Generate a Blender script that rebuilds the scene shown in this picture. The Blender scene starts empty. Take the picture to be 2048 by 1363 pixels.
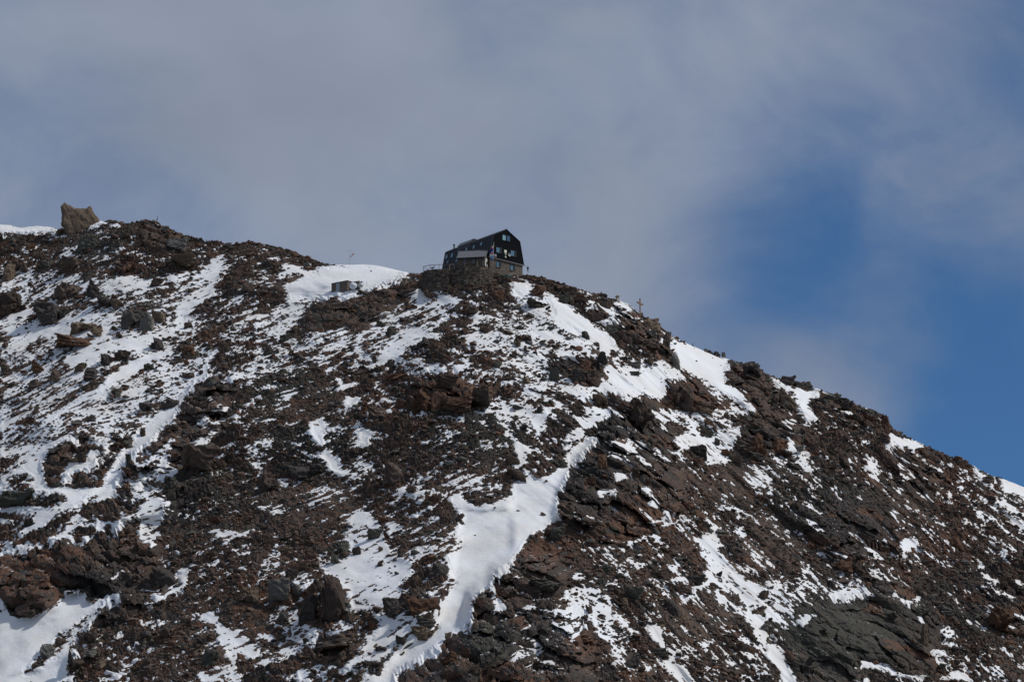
import bpy, bmesh, math, random
import numpy as np
from mathutils import Vector, Matrix

C = bpy.context.scene
R = math.radians
PW, PH = 2048, 1363                # size of the photograph the layout was measured on

# ------------------------------------------------------------------ camera
FPX = 7200.0                       # focal length in photo pixels (long lens)
PITCH = R(15.9)
CAMZ = 1.7
cam_data = bpy.data.cameras.new("camera")
cam = bpy.data.objects.new("camera", cam_data)
C.collection.objects.link(cam)
cam.location = (0, 0, CAMZ)
cam.rotation_euler = (R(90) + PITCH, 0, 0)
cam_data.sensor_fit = 'HORIZONTAL'
cam_data.sensor_width = 36.0
cam_data.lens = 36.0 * FPX / PW
cam_data.clip_start = 1.0
cam_data.clip_end = 20000.0
C.camera = cam

# ------------------------------------------------------------------ sun and sky
SUN_ELEV, SUN_AZ = R(50), R(100)    # azimuth measured from +Y (away from the viewer) towards +X
sun_data = bpy.data.lights.new("sun", 'SUN')
sun_data.energy = 2.5
sun_data.angle = R(3.5)
sun_data.color = (1.0, 0.97, 0.92)
sun = bpy.data.objects.new("sun", sun_data)
C.collection.objects.link(sun)
sd = Vector((math.sin(SUN_AZ) * math.cos(SUN_ELEV), math.cos(SUN_AZ) * math.cos(SUN_ELEV), math.sin(SUN_ELEV)))
sun.rotation_euler = sd.to_track_quat('Z', 'Y').to_euler()
sun.location = (200, 600, 500)

C.view_settings.view_transform = 'Standard'
C.view_settings.look = 'None'
C.view_settings.exposure = 0.0
C.view_settings.gamma = 1.0
C.view_settings.use_curve_mapping = False
C.cycles.max_bounces = 5
C.cycles.diffuse_bounces = 3

FWD = np.array([0, math.cos(PITCH), math.sin(PITCH)])
UPV = np.array([0, -math.sin(PITCH), math.cos(PITCH)])


def pixel_dir(u, v):
    d = FWD + np.array([1.0, 0, 0]) * ((u - PW / 2) / FPX) - UPV * ((v - PH / 2) / FPX)
    return d / np.linalg.norm(d)


def project(x, y, z):
    zz = z - CAMZ
    dep = y * FWD[1] + zz * FWD[2]
    up = y * UPV[1] + zz * UPV[2]
    return PW / 2 + FPX * x / dep, PH / 2 - FPX * up / dep


world = bpy.data.worlds.new("World")
C.world = world
world.use_nodes = True
wt = world.node_tree
for n in list(wt.nodes):
    wt.nodes.remove(n)


def W(kind, **kw):
    n = wt.nodes.new(kind)
    for k, val in kw.items():
        setattr(n, k, val)
    return n


def wmath(op, a, b=None, clamp=False):
    n = W('ShaderNodeMath', operation=op, use_clamp=clamp)
    for i, s in enumerate((a, b)):
        if s is None:
            continue
        if isinstance(s, (int, float)):
            n.inputs[i].default_value = s
        else:
            wt.links.new(s, n.inputs[i])
    return n.outputs[0]


w_out = W('ShaderNodeOutputWorld')
w_bg = W('ShaderNodeBackground')
w_bg.inputs['Strength'].default_value = 0.1
w_sky = W('ShaderNodeTexSky', sky_type='NISHITA')
w_sky.sun_disc = False
w_sky.sun_elevation = SUN_ELEV
w_sky.sun_rotation = SUN_AZ
w_sky.altitude = 3000
w_sky.air_density = 1.0
w_sky.dust_density = 0.3
w_sky.ozone_density = 2.0
w_co = W('ShaderNodeTexCoord')
w_dir = w_co.outputs['Generated']


def wnoise(scale, detail, rough, stretch=(1, 1, 1), distort=0.0):
    mp = W('ShaderNodeMapping')
    mp.inputs['Scale'].default_value = stretch
    wt.links.new(w_dir, mp.inputs['Vector'])
    n = W('ShaderNodeTexNoise')
    n.inputs['Scale'].default_value = scale
    n.inputs['Detail'].default_value = detail
    n.inputs['Roughness'].default_value = rough
    n.inputs['Distortion'].default_value = distort
    wt.links.new(mp.outputs[0], n.inputs['Vector'])
    return n.outputs['Fac']


def wblob(u, v, rad, weight, acc):
    """a soft patch of thicker (or, negative, thinner) cloud round one direction of the sky"""
    n = W('ShaderNodeVectorMath', operation='DISTANCE')
    wt.links.new(w_dir, n.inputs[0])
    n.inputs[1].default_value = tuple(pixel_dir(u, v))
    m = W('ShaderNodeMapRange', interpolation_type='SMOOTHERSTEP')
    m.inputs['From Min'].default_value = 0.0
    m.inputs['From Max'].default_value = rad / FPX
    m.inputs['To Min'].default_value = weight
    m.inputs['To Max'].default_value = 0.0
    wt.links.new(n.outputs['Value'], m.inputs['Value'])
    return wmath('ADD', acc, m.outputs[0])


amount = wmath('MULTIPLY', wmath('SUBTRACT', wnoise(18, 6, 0.55, (1, 1, 1.35), 0.4), 0.5), 1.15)
amount = wmath('ADD', amount, wmath('MULTIPLY', wmath('SUBTRACT', wnoise(3.0, 3, 0.5), 0.5), 0.5))
amount = wmath('ADD', amount, 0.72)
for b in ((1625, 480, 430, -0.52), (2010, 880, 560, -0.80), (1960, 540, 300, -0.10), (1000, 40, 330, -0.24), (2040, 60, 680, -0.27),
          (40, 300, 300, -0.16), (330, 430, 260, -0.18), (1480, 620, 300, -0.08), (700, 330, 900, 0.25), (560, 180, 500, 0.12),
          (1730, 700, 290, 0.30), (1470, 640, 240, 0.14), (1300, 480, 330, 0.1), (1700, 230, 300, 0.12)):
    amount = wblob(*b, amount)
cover = W('ShaderNodeMapRange', interpolation_type='SMOOTHSTEP')
cover.inputs['From Min'].default_value = -0.02
cover.inputs['From Max'].default_value = 1.08
wt.links.new(amount, cover.inputs['Value'])
cloud_tone = W('ShaderNodeMapRange')
cloud_tone.inputs['From Min'].default_value = 0.3
cloud_tone.inputs['From Max'].default_value = 0.75
cloud_tone.inputs['To Min'].default_value = 0.86
cloud_tone.inputs['To Max'].default_value = 1.1
wt.links.new(wnoise(11, 4, 0.5, (1, 1, 1.6)), cloud_tone.inputs['Value'])
cloud_col = W('ShaderNodeVectorMath', operation='SCALE')
cloud_col.inputs[0].default_value = (2.68, 3.1, 3.98)
wt.links.new(cloud_tone.outputs[0], cloud_col.inputs['Scale'])
sky_tint = W('ShaderNodeVectorMath', operation='MULTIPLY')
wt.links.new(w_sky.outputs[0], sky_tint.inputs[0])
sky_tint.inputs[1].default_value = (0.40, 0.645, 0.81)
w_mix = W('ShaderNodeMix', data_type='RGBA')
wt.links.new(cover.outputs[0], w_mix.inputs[0])
wt.links.new(sky_tint.outputs[0], w_mix.inputs[6])
wt.links.new(cloud_col.outputs[0], w_mix.inputs[7])
wt.links.new(w_mix.outputs[2], w_bg.inputs['Color'])
wt.links.new(w_bg.outputs[0], w_out.inputs[0])

# ------------------------------------------------------------------ helpers


def tag(o, label=None, cat=None, group=None, kind=None):
    kind = kind or 'thing'
    for k, val in (('label', label), ('category', cat), ('group', group), ('kind', kind)):
        if val:
            o[k] = val
    return o


def empty(name, loc=(0, 0, 0), rz=0.0):
    o = bpy.data.objects.new(name, None)
    o.empty_display_size = 0.3
    C.collection.objects.link(o)
    o.location = loc
    o.rotation_euler = (0, 0, rz)
    return o


def link_mesh(name, me, mat=None, parent=None):
    o = bpy.data.objects.new(name, me)
    C.collection.objects.link(o)
    if mat is not None and not me.materials:
        for m in (mat if isinstance(mat, (list, tuple)) else [mat]):
            me.materials.append(m)
    if parent is not None:
        o.parent = parent
    return o


def fast_mesh(name, co, faces, smooth):
    """co (n,3) float, faces (m,k) int: one mesh straight from arrays"""
    me = bpy.data.meshes.new(name)
    k = faces.shape[1]
    me.vertices.add(len(co))
    me.vertices.foreach_set("co", np.ascontiguousarray(co, dtype=np.float32).ravel())
    me.loops.add(faces.size)
    me.loops.foreach_set("vertex_index", np.ascontiguousarray(faces, dtype=np.int32).ravel())
    me.polygons.add(len(faces))
    me.polygons.foreach_set("loop_start", np.arange(0, faces.size, k, dtype=np.int32))
    me.update(calc_edges=True)
    if smooth:
        me.shade_smooth()
    else:
        me.shade_flat()
    return me


def set_colour(me, rgb):
    a = me.attributes.new("tone", 'FLOAT_COLOR', 'POINT')
    buf = np.ones((len(rgb), 4), dtype=np.float32)
    buf[:, :3] = rgb
    a.data.foreach_set("color", buf.ravel())


class MB:
    """collects simple solids and links them as ONE mesh object"""

    def __init__(self):
        self.v, self.f = [], []

    def add(self, verts, faces):
        o = len(self.v)
        self.v += [tuple(p) for p in verts]
        self.f += [tuple(i + o for i in q) for q in faces]
        return self

    def box(self, x0, x1, y0, y1, z0, z1):
        return self.add([(x0, y0, z0), (x1, y0, z0), (x1, y1, z0), (x0, y1, z0), (x0, y0, z1), (x1, y0, z1), (x1, y1, z1), (x0, y1, z1)],
                        [(0, 3, 2, 1), (4, 5, 6, 7), (0, 1, 5, 4), (1, 2, 6, 5), (2, 3, 7, 6), (3, 0, 4, 7)])

    def slab(self, quad, n, th):
        """a plate: four corners pushed out by th along n"""
        q = [Vector(p) for p in quad]
        n = Vector(n).normalized() * th
        return self.add(q + [p + n for p in q], [(3, 2, 1, 0), (4, 5, 6, 7), (0, 1, 5, 4), (1, 2, 6, 5), (2, 3, 7, 6), (3, 0, 4, 7)])

    def prism(self, poly, y0, y1):
        """polygon in x,z extruded along y"""
        k = len(poly)
        vs = [(x, y0, z) for x, z in poly] + [(x, y1, z) for x, z in poly]
        fs = [tuple(range(k - 1, -1, -1)), tuple(range(k, 2 * k))] + [(i, (i + 1) % k, k + (i + 1) % k, k + i) for i in range(k)]
        return self.add(vs, fs)

    def column(self, poly, z0, z1):
        k = len(poly)
        vs = [(x, y, z0) for x, y in poly] + [(x, y, z1) for x, y in poly]
        fs = [tuple(range(k - 1, -1, -1)), tuple(range(k, 2 * k))] + [(i, (i + 1) % k, k + (i + 1) % k, k + i) for i in range(k)]
        return self.add(vs, fs)

    def tube(self, a, b, ra, rb=None, n=8):
        a, b = Vector(a), Vector(b)
        rb = ra if rb is None else rb
        d = (b - a).normalized()
        s = d.orthogonal().normalized()
        t = d.cross(s)
        vs = []
        for p, r in ((a, ra), (b, rb)):
            for i in range(n):
                w = 2 * math.pi * i / n
                vs.append(p + s * (math.cos(w) * r) + t * (math.sin(w) * r))
        fs = [tuple(range(n - 1, -1, -1)), tuple(range(n, 2 * n))] + [(i, (i + 1) % n, n + (i + 1) % n, n + i) for i in range(n)]
        return self.add(vs, fs)

    def bar(self, a, b, w, h):
        a, b = Vector(a), Vector(b)
        d = (b - a).normalized()
        s = d.cross(Vector((0, 0, 1)))
        s = s.normalized() if s.length > 1e-4 else Vector((1, 0, 0))
        t = s.cross(d)
        vs = [p + s * (i * w / 2) + t * (j * h / 2) for p in (a, b) for i, j in ((-1, -1), (1, -1), (1, 1), (-1, 1))]
        return self.add(vs, [(3, 2, 1, 0), (4, 5, 6, 7), (0, 1, 5, 4), (1, 2, 6, 5), (2, 3, 7, 6), (3, 0, 4, 7)])

    def build(self, name, mat, parent=None, smooth=False):
        me = bpy.data.meshes.new(name)
        me.from_pydata([tuple(p) for p in self.v], [], self.f)
        me.update()
        bm = bmesh.new()
        bm.from_mesh(me)
        bmesh.ops.recalc_face_normals(bm, faces=bm.faces)
        bm.to_mesh(me)
        bm.free()
        if smooth:
            me.shade_smooth()
        return link_mesh(name, me, mat, parent)


# ------------------------------------------------------------------ materials


def new_mat(name):
    m = bpy.data.materials.new(name)
    m.use_nodes = True
    return m, m.node_tree, m.node_tree.nodes['Principled BSDF']


def plain(name, col, rough=0.7, metal=0.0, var=0.25, scale=3.0, spec=0.3, bump=0.0):
    m, t, b = new_mat(name)
    tc = t.nodes.new('ShaderNodeTexCoord')
    n = t.nodes.new('ShaderNodeTexNoise')
    n.inputs['Scale'].default_value = scale
    n.inputs['Detail'].default_value = 5
    t.links.new(tc.outputs['Object'], n.inputs['Vector'])
    r = t.nodes.new('ShaderNodeMix')
    r.data_type = 'RGBA'
    r.inputs[6].default_value = tuple(c * (1 - var) for c in col) + (1,)
    r.inputs[7].default_value = tuple(min(1, c * (1 + var)) for c in col) + (1,)
    t.links.new(n.outputs['Fac'], r.inputs[0])
    t.links.new(r.outputs[2], b.inputs['Base Color'])
    b.inputs['Roughness'].default_value = rough
    b.inputs['Metallic'].default_value = metal
    b.inputs['Specular IOR Level'].default_value = spec
    if bump:
        bp = t.nodes.new('ShaderNodeBump')
        bp.inputs['Strength'].default_value = bump
        bp.inputs['Distance'].default_value = 0.1
        t.links.new(n.outputs['Fac'], bp.inputs['Height'])
        t.links.new(bp.outputs[0], b.inputs['Normal'])
    return m


def rock_mat(name, base=None):
    """bare rock: stone colour (per vertex 'tone', or BASE) broken up by stains, mineral bands and grain"""
    m, t, b = new_mat(name)
    tc = t.nodes.new('ShaderNodeTexCoord')
    geo = t.nodes.new('ShaderNodeNewGeometry')
    if base is None:
        src = t.nodes.new('ShaderNodeAttribute')
        src.attribute_name = 'tone'
        col = src.outputs['Color']
    else:
        oi = t.nodes.new('ShaderNodeObjectInfo')
        hs = t.nodes.new('ShaderNodeHueSaturation')
        hs.inputs['Color'].default_value = tuple(base) + (1,)
        mr = t.nodes.new('ShaderNodeMapRange')
        mr.inputs['To Min'].default_value = 0.7
        mr.inputs['To Max'].default_value = 1.25
        t.links.new(oi.outputs['Random'], mr.inputs['Value'])
        t.links.new(mr.outputs[0], hs.inputs['Value'])
        col = hs.outputs['Color']

    def noise(scale, detail, stretch=(1, 1, 1)):
        mp = t.nodes.new('ShaderNodeMapping')
        mp.inputs['Scale'].default_value = stretch
        t.links.new(geo.outputs['Position'], mp.inputs['Vector'])
        n = t.nodes.new('ShaderNodeTexNoise')
        n.inputs['Scale'].default_value = scale
        n.inputs['Detail'].default_value = detail
        n.inputs['Roughness'].default_value = 0.65
        t.links.new(mp.outputs[0], n.inputs['Vector'])
        return n.outputs['Fac']

    def mix(fac, a, bcol, lo, hi, amt):
        mr = t.nodes.new('ShaderNodeMapRange')
        mr.inputs['From Min'].default_value = lo
        mr.inputs['From Max'].default_value = hi
        mr.inputs['To Max'].default_value = amt
        t.links.new(fac, mr.inputs['Value'])
        x = t.nodes.new('ShaderNodeMix')
        x.data_type = 'RGBA'
        t.links.new(mr.outputs[0], x.inputs[0])
        t.links.new(a, x.inputs[6])
        x.inputs[7].default_value = tuple(bcol) + (1,)
        return x.outputs[2]

    col = mix(noise(0.35, 6), col, (0.105, 0.060, 0.041), 0.56, 0.74, 0.5)         # rusty stain
    col = mix(noise(0.5, 6, (1, 1, 2.2)), col, (0.052, 0.054, 0.048), 0.6, 0.75, 0.5)   # grey lichen
    grain = noise(2.6, 6, (1, 1, 1.8))
    gm = t.nodes.new('ShaderNodeMapRange')
    gm.inputs['From Min'].default_value = 0.25
    gm.inputs['From Max'].default_value = 0.75
    gm.inputs['To Min'].default_value = 0.6
    gm.inputs['To Max'].default_value = 1.45
    t.links.new(grain, gm.inputs['Value'])
    sc = t.nodes.new('ShaderNodeVectorMath')
    sc.operation = 'SCALE'
    t.links.new(col, sc.inputs[0])
    t.links.new(gm.outputs[0], sc.inputs['Scale'])
    # snow caught on the flattest ledges, in patches
    sx = t.nodes.new('ShaderNodeSeparateXYZ')
    t.links.new(geo.outputs['True Normal'], sx.inputs[0])
    led = t.nodes.new('ShaderNodeMapRange')
    led.inputs['From Min'].default_value = 0.90
    led.inputs['From Max'].default_value = 0.95
    t.links.new(sx.outputs['Z'], led.inputs['Value'])
    pat = t.nodes.new('ShaderNodeMapRange')
    pat.inputs['From Min'].default_value = 0.50
    pat.inputs['From Max'].default_value = 0.56
    t.links.new(noise(0.55, 5), pat.inputs['Value'])
    lm = t.nodes.new('ShaderNodeMath')
    lm.operation = 'MULTIPLY'
    t.links.new(led.outputs[0], lm.inputs[0])
    t.links.new(pat.outputs[0], lm.inputs[1])
    fin = t.nodes.new('ShaderNodeMix')
    fin.data_type = 'RGBA'
    t.links.new(lm.outputs[0], fin.inputs[0])
    t.links.new(sc.outputs[0], fin.inputs[6])
    fin.inputs[7].default_value = (0.83, 0.84, 0.86, 1)
    t.links.new(fin.outputs[2], b.inputs['Base Color'])
    b.inputs['Roughness'].default_value = 0.9
    b.inputs['Specular IOR Level'].default_value = 0.15
    bp = t.nodes.new('ShaderNodeBump')
    bp.inputs['Strength'].default_value = 0.9
    bp.inputs['Distance'].default_value = 0.25
    t.links.new(noise(1.8, 7), bp.inputs['Height'])
    t.links.new(bp.outputs[0], b.inputs['Normal'])
    return m


def masonry(name, cols, scale, squash=2.2, mortar=(0.05, 0.045, 0.04)):
    """rough stone wall: flattened cells of several stone colours with dark joints"""
    m, t, b = new_mat(name)
    tc = t.nodes.new('ShaderNodeTexCoord')
    mp = t.nodes.new('ShaderNodeMapping')
    mp.inputs['Scale'].default_value = (1, 1, squash)
    t.links.new(tc.outputs['Object'], mp.inputs['Vector'])
    v = t.nodes.new('ShaderNodeTexVoronoi')
    v.inputs['Scale'].default_value = scale
    t.links.new(mp.outputs[0], v.inputs['Vector'])
    sep = t.nodes.new('ShaderNodeSeparateColor')
    t.links.new(v.outputs['Color'], sep.inputs[0])
    ramp = t.nodes.new('ShaderNodeValToRGB')
    ramp.color_ramp.interpolation = 'CONSTANT'
    els = ramp.color_ramp.elements
    while len(els) < len(cols):
        els.new(0.5)
    for i, c in enumerate(cols):
        els[i].position = i / len(cols)
        els[i].color = tuple(c) + (1,)
    t.links.new(sep.outputs[0], ramp.inputs[0])
    e = t.nodes.new('ShaderNodeTexVoronoi')
    e.feature = 'DISTANCE_TO_EDGE'
    e.inputs['Scale'].default_value = scale
    t.links.new(mp.outputs[0], e.inputs['Vector'])
    mr = t.nodes.new('ShaderNodeMapRange')
    mr.inputs['From Max'].default_value = 0.08
    t.links.new(e.outputs['Distance'], mr.inputs['Value'])
    x = t.nodes.new('ShaderNodeMix')
    x.data_type = 'RGBA'
    t.links.new(mr.outputs[0], x.inputs[0])
    x.inputs[6].default_value = tuple(mortar) + (1,)
    t.links.new(ramp.outputs[0], x.inputs[7])
    t.links.new(x.outputs[2], b.inputs['Base Color'])
    b.inputs['Roughness'].default_value = 0.9
    bp = t.nodes.new('ShaderNodeBump')
    bp.inputs['Strength'].default_value = 0.8
    bp.inputs['Distance'].default_value = 0.12
    t.links.new(mr.outputs[0], bp.inputs['Height'])
    t.links.new(bp.outputs[0], b.inputs['Normal'])
    return m


def glass(name, col, rough=0.08):
    m, t, b = new_mat(name)
    b.inputs['Base Color'].default_value = tuple(col) + (1,)
    b.inputs['Roughness'].default_value = rough
    b.inputs['Specular IOR Level'].default_value = 0.8
    b.inputs['Coat Weight'].default_value = 0.6
    b.inputs['Coat Roughness'].default_value = 0.05
    return m


def snow_mat():
    m, t, b = new_mat("snow")
    geo = t.nodes.new('ShaderNodeNewGeometry')
    n = t.nodes.new('ShaderNodeTexNoise')
    n.inputs['Scale'].default_value = 0.09
    n.inputs['Detail'].default_value = 5
    t.links.new(geo.outputs['Position'], n.inputs['Vector'])
    r = t.nodes.new('ShaderNodeValToRGB')
    r.color_ramp.elements[0].position = 0.35
    r.color_ramp.elements[0].color = (0.84, 0.85, 0.87, 1)
    r.color_ramp.elements[1].position = 0.72
    r.color_ramp.elements[1].color = (0.77, 0.745, 0.71, 1)     # wind-blown dust
    t.links.new(n.outputs['Fac'], r.inputs[0])
    t.links.new(r.outputs[0], b.inputs['Base Color'])
    b.inputs['Roughness'].default_value = 0.85
    b.inputs['Specular IOR Level'].default_value = 0.1
    n2 = t.nodes.new('ShaderNodeTexNoise')
    n2.inputs['Scale'].default_value = 0.8
    n2.inputs['Detail'].default_value = 6
    t.links.new(geo.outputs['Position'], n2.inputs['Vector'])
    bp = t.nodes.new('ShaderNodeBump')
    bp.inputs['Strength'].default_value = 0.6
    bp.inputs['Distance'].default_value = 0.2
    t.links.new(n2.outputs['Fac'], bp.inputs['Height'])
    t.links.new(bp.outputs[0], b.inputs['Normal'])
    return m


M = {}
M['rock'] = rock_mat("mountain_rock")
M['snow'] = snow_mat()
ROCKS = {'brown': (0.092, 0.068, 0.055), 'rust': (0.118, 0.066, 0.043), 'dark': (0.060, 0.052, 0.047),
         'grey': (0.130, 0.122, 0.108), 'tan': (0.155, 0.115, 0.082), 'greenish': (0.083, 0.081, 0.066)}
for k_, c_ in ROCKS.items():
    M['rock_' + k_] = rock_mat(k_ + "_stone", c_)

# ------------------------------------------------------------------ the mountain: where rock and snow lie
# Outlines traced in 512 x 340 pixel windows of the photograph (four units to a pixel), laid on the slope below.
WIN = {'A': (0, 380), 'B': (512, 440), 'C': (1024, 520), 'E': (0, 700), 'F': (512, 700), 'G': (1024, 700), 'H': (1536, 700),
       'I': (0, 1023), 'J': (512, 1023), 'K': (1024, 1023), 'L': (1536, 1023)}
# (window, snow cover 0..1, outline), later ones over earlier ones
COVER = []


def cov(win, d, *polys):
    for p in polys:
        COVER.append((win, d, p))


cov('A', .14, [(0,345),(500,330),(960,260),(1180,210),(1500,360),(1700,420),(2048,400),(2048,560),(1800,500),(1700,590),(1350,650),(900,720),(700,680),(300,640),(0,600)])
cov('A', .60, [(0,600),(300,640),(700,680),(900,720),(1060,670),(1350,700),(1700,560),(1830,490),(1810,640),(1720,800),(1700,830),(1500,1000),(1600,1000),(1650,1360),(0,1360)])
cov('A', .30, [(1700,830),(1900,620),(2048,560),(2048,1360),(1400,1360),(1500,1150)])
cov('B', .12, [(0,160),(300,250),(480,310),(650,355),(560,372),(480,415),(400,385),(200,340),(100,330),(0,360)])
cov('B', .16, [(0,360),(400,400),(500,600),(400,900),(600,860),(1300,500),(1900,460),(2048,500),(2048,1360),(0,1360)])
cov('B', .52, [(0,860),(330,820),(500,850),(900,840),(1100,700),(1200,600),(1460,530),(1700,640),(1500,720),(1480,860),(1300,960),(1150,1080),(950,1200),(600,1250),(150,1340),(0,1360)])
cov('B', .62, [(1780,720),(1960,740),(2048,780),(2048,1300),(1960,1230),(1850,1130),(1780,1050),(1680,1010),(1640,1000),(1700,900),(1680,800)])
cov('C', .78, [(0,160),(130,160),(230,200),(300,260),(420,330),(540,420),(640,520),(740,560),(800,620),(760,760),(1000,760),(1240,800),(1330,860),(1400,930),(1250,960),(1220,1080),(1150,1100),(1050,1060),(800,1060),(700,1040),(560,1130),(500,1130),(380,1060),(200,1040),(0,1000)])
cov('C', .30, [(0,1000),(200,1040),(380,1060),(520,1150),(400,1300),(0,1360)])
cov('E', .66, [(0,0),(1750,0),(1680,150),(1520,310),(1400,530),(1230,700),(1040,830),(950,1000),(880,1080),(700,1200),(480,1330),(0,1360)])
cov('E', .10, [(1000,930),(1030,840),(1240,680),(1400,540),(1500,330),(1700,200),(1750,100),(2048,0),(2048,1360),(1300,1360),(1340,1240),(1270,1050),(1150,1080),(900,1180),(600,1340),(420,1360),(560,1270),(780,1120),(900,1180),(960,1120),(920,1080)])
cov('F', .13, [(0,180),(2048,150),(2048,1360),(0,1360)])
cov('G', .14, [(0,640),(2048,640),(2048,1360),(0,1360)])
cov('H', .10, [(0,250),(2048,1000),(2048,1360),(0,1360)])
cov('I', .08, [(0,0),(2048,0),(2048,1360),(0,1360)])
cov('J', .20, [(0,0),(1600,0),(1500,700),(1000,1360),(0,1360)])
cov('K', .14, [(0,0),(2048,0),(2048,1360),(0,1360)])
cov('L', .10, [(0,0),(2048,0),(2048,1360),(0,1360)])

# window A: the left crest and the boulder slope under it
cov('A', 1, [(-400,240),(0,270),(60,275),(150,300),(290,282),(400,295),(460,325),(430,340),(330,340),(150,345),(0,340),(-400,320)], [(690,300),(740,255),(800,240),(880,230),(950,245),(950,268),(850,262),(790,285),(700,312)])
cov('A', .85, [(160,440),(260,430),(300,460),(220,510),(160,470)], [(90,560),(140,510),(210,540),(180,570)], [(470,530),(560,450),(640,410),(600,480),(600,510),(730,510),(720,540),(600,535),(500,555)],
    [(720,580),(860,505),(950,530),(940,580),(870,630),(890,560),(820,560),(740,590)], [(1050,400),(1090,310),(1100,370),(1060,425)], [(1240,415),(1310,410),(1270,435)])
cov('A', .93, [(760,720),(1060,665),(1080,720),(1200,720),(1320,700),(1320,740),(1180,790),(1030,800),(900,790),(800,800),(830,750)],
    [(1400,690),(1640,560),(1830,490),(1770,560),(1740,610),(1800,600),(1800,650),(1700,760),(1700,830),(1620,910),(1500,950),(1400,1010),(1420,900),(1560,800),(1500,740),(1600,640)],
    [(0,800),(0,760),(110,690),(280,630),(220,740),(230,820),(120,760)], [(0,1050),(150,960),(290,900),(290,960),(200,1010),(60,1070),(0,1080)],
    [(0,1120),(100,1060),(400,1080),(540,1000),(700,940),(720,990),(1050,960),(960,1010),(860,1080),(920,1150),(1040,1180),(1150,1150),(1400,1070),(1430,900),(1560,900),(1480,1080),(1300,1200),(1150,1280),(900,1300),(650,1270),(420,1210),(400,1180),(200,1140)])
cov('A', .75, [(0,1270),(100,1240),(400,1230),(650,1290),(800,1330),(800,1360),(0,1360)])
cov('A', .04, [(610,490),(650,420),(780,350),(900,370),(870,480),(760,520)], [(1130,420),(1130,250),(1220,220),(1360,320),(1500,370),(1500,480),(1320,490)], [(960,660),(940,560),(1000,510),(1110,540),(1100,640),(1010,680)],
    [(1360,650),(1360,580),(1480,540),(1600,500),(1720,480),(1680,560),(1560,640)])
# window B: saddle, scree spur, slope under the hut
cov('B', 1, [(420,400),(560,360),(740,355),(880,350),(1010,370),(1230,425),(1200,460),(1000,530),(880,570),(750,595),(600,600),(580,620),(500,600),(400,720),(330,800),(250,860),(150,960),(0,1000),(0,760),(130,700),(250,640),(240,540),(200,520),(380,430)])
cov('B', .80, [(520,640),(500,620),(400,740),(330,820),(250,880),(150,980),(0,1020),(0,740),(130,680),(250,640),(400,610)])
cov('B', .85, [(150,440),(240,340),(300,340),(420,380),(500,420),(400,450),(300,430),(200,460)], [(30,180),(130,190),(60,200)])
cov('B', .7, [(40,270),(200,290),(150,310),(40,290)])
cov('B', .04, [(0,560),(80,540),(200,530),(250,560),(240,620),(180,660),(100,710),(0,760)], [(200,460),(290,425),(390,435),(330,455)])
cov('B', .05, [(560,610),(600,590),(750,585),(900,560),(1000,520),(1200,445),(1330,425),(1320,520),(1280,560),(1100,620),(1000,720),(850,800),(650,860),(450,880),(350,920),(230,900),(380,780),(500,620)])
cov('B', .9, [(1210,600),(1300,540),(1460,530),(1430,560),(1330,600),(1500,580),(1640,630),(1500,700),(1350,690),(1250,740),(1130,790),(1040,780),(1030,740),(1150,720),(1270,670),(1280,620)],
    [(1130,840),(1250,830),(1480,860),(1340,930),(1240,990),(1180,1060),(1050,1130),(960,1190),(900,1190),(930,1160),(1000,1130),(1040,1080),(1000,1060),(1060,960),(1180,920),(1100,880)],
    [(1260,460),(1330,430),(1320,450),(1280,470)], [(1720,525),(1890,485),(1880,500),(1780,525)], [(1740,570),(1780,545),(1770,580)], [(1870,550),(1920,545),(1910,560)], [(1030,590),(1060,575),(1040,600)], [(1100,590),(1130,570),(1165,580),(1130,600)])
cov('B', .8, [(820,920),(1000,850),(1050,880),(900,950),(840,1010),(760,1040)], [(210,970),(330,930),(310,990),(230,1020)], [(0,1160),(180,1040),(380,1040),(330,1120),(280,1220),(230,1240),(150,1180),(80,1100),(0,1200)],
    [(540,1220),(580,1150),(670,1170),(600,1230)], [(620,1260),(680,1260),(730,1300),(660,1340)])
# window C: right of the hut, the right-hand ridge
cov('C', 1, [(280,250),(420,330),(560,440),(740,560),(800,620),(830,700),(760,770),(700,660),(560,600),(450,550),(350,470),(300,350)], [(0,160),(130,165),(140,260),(0,280)],
    [(430,190),(560,240),(720,290),(700,300),(540,250),(440,215)], [(780,310),(860,330),(1000,400),(1040,420),(960,390),(850,340)])
cov('C', .9, [(480,1040),(720,1040),(820,1060),(920,1060),(1180,1170),(1300,1250),(1400,1290),(1440,1360),(1300,1300),(1150,1180),(1000,1080),(800,860),(930,870),(1080,840),(1240,860),(1340,880),(1250,960),(1230,1080),(1100,1090),(900,1000)])
cov('C', 1, [(1265,610),(1440,675),(1560,715),(1700,765),(1770,790),(1710,850),(1700,920),(1720,990),(1800,990),(1830,1050),(1900,1130),(1950,1190),(1900,1180),(1760,1090),(1640,1040),(1560,960),(1480,920),(1380,880),(1340,860),(1330,780),(1300,720),(1290,650)])
cov('C', .09, [(250,160),(420,180),(560,250),(760,310),(860,340),(1000,420),(1190,540),(1260,600),(1300,720),(1340,850),(1270,830),(1200,760),(1000,720),(820,650),(740,570),(760,520),(640,470),(540,400),(420,320),(300,250)])
cov('C', .85, [(560,385),(640,330),(690,340),(640,380)], [(690,460),(800,440),(840,470),(740,490)], [(960,430),(1000,460),(1040,465),(980,455)], [(1030,510),(1180,545),(1100,545)], [(1170,620),(1215,600),(1200,650)])
cov('C', .62, [(1250,1200),(1640,1200),(1760,1150),(1900,1190),(1800,1280),(1700,1360),(1400,1360)])
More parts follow.
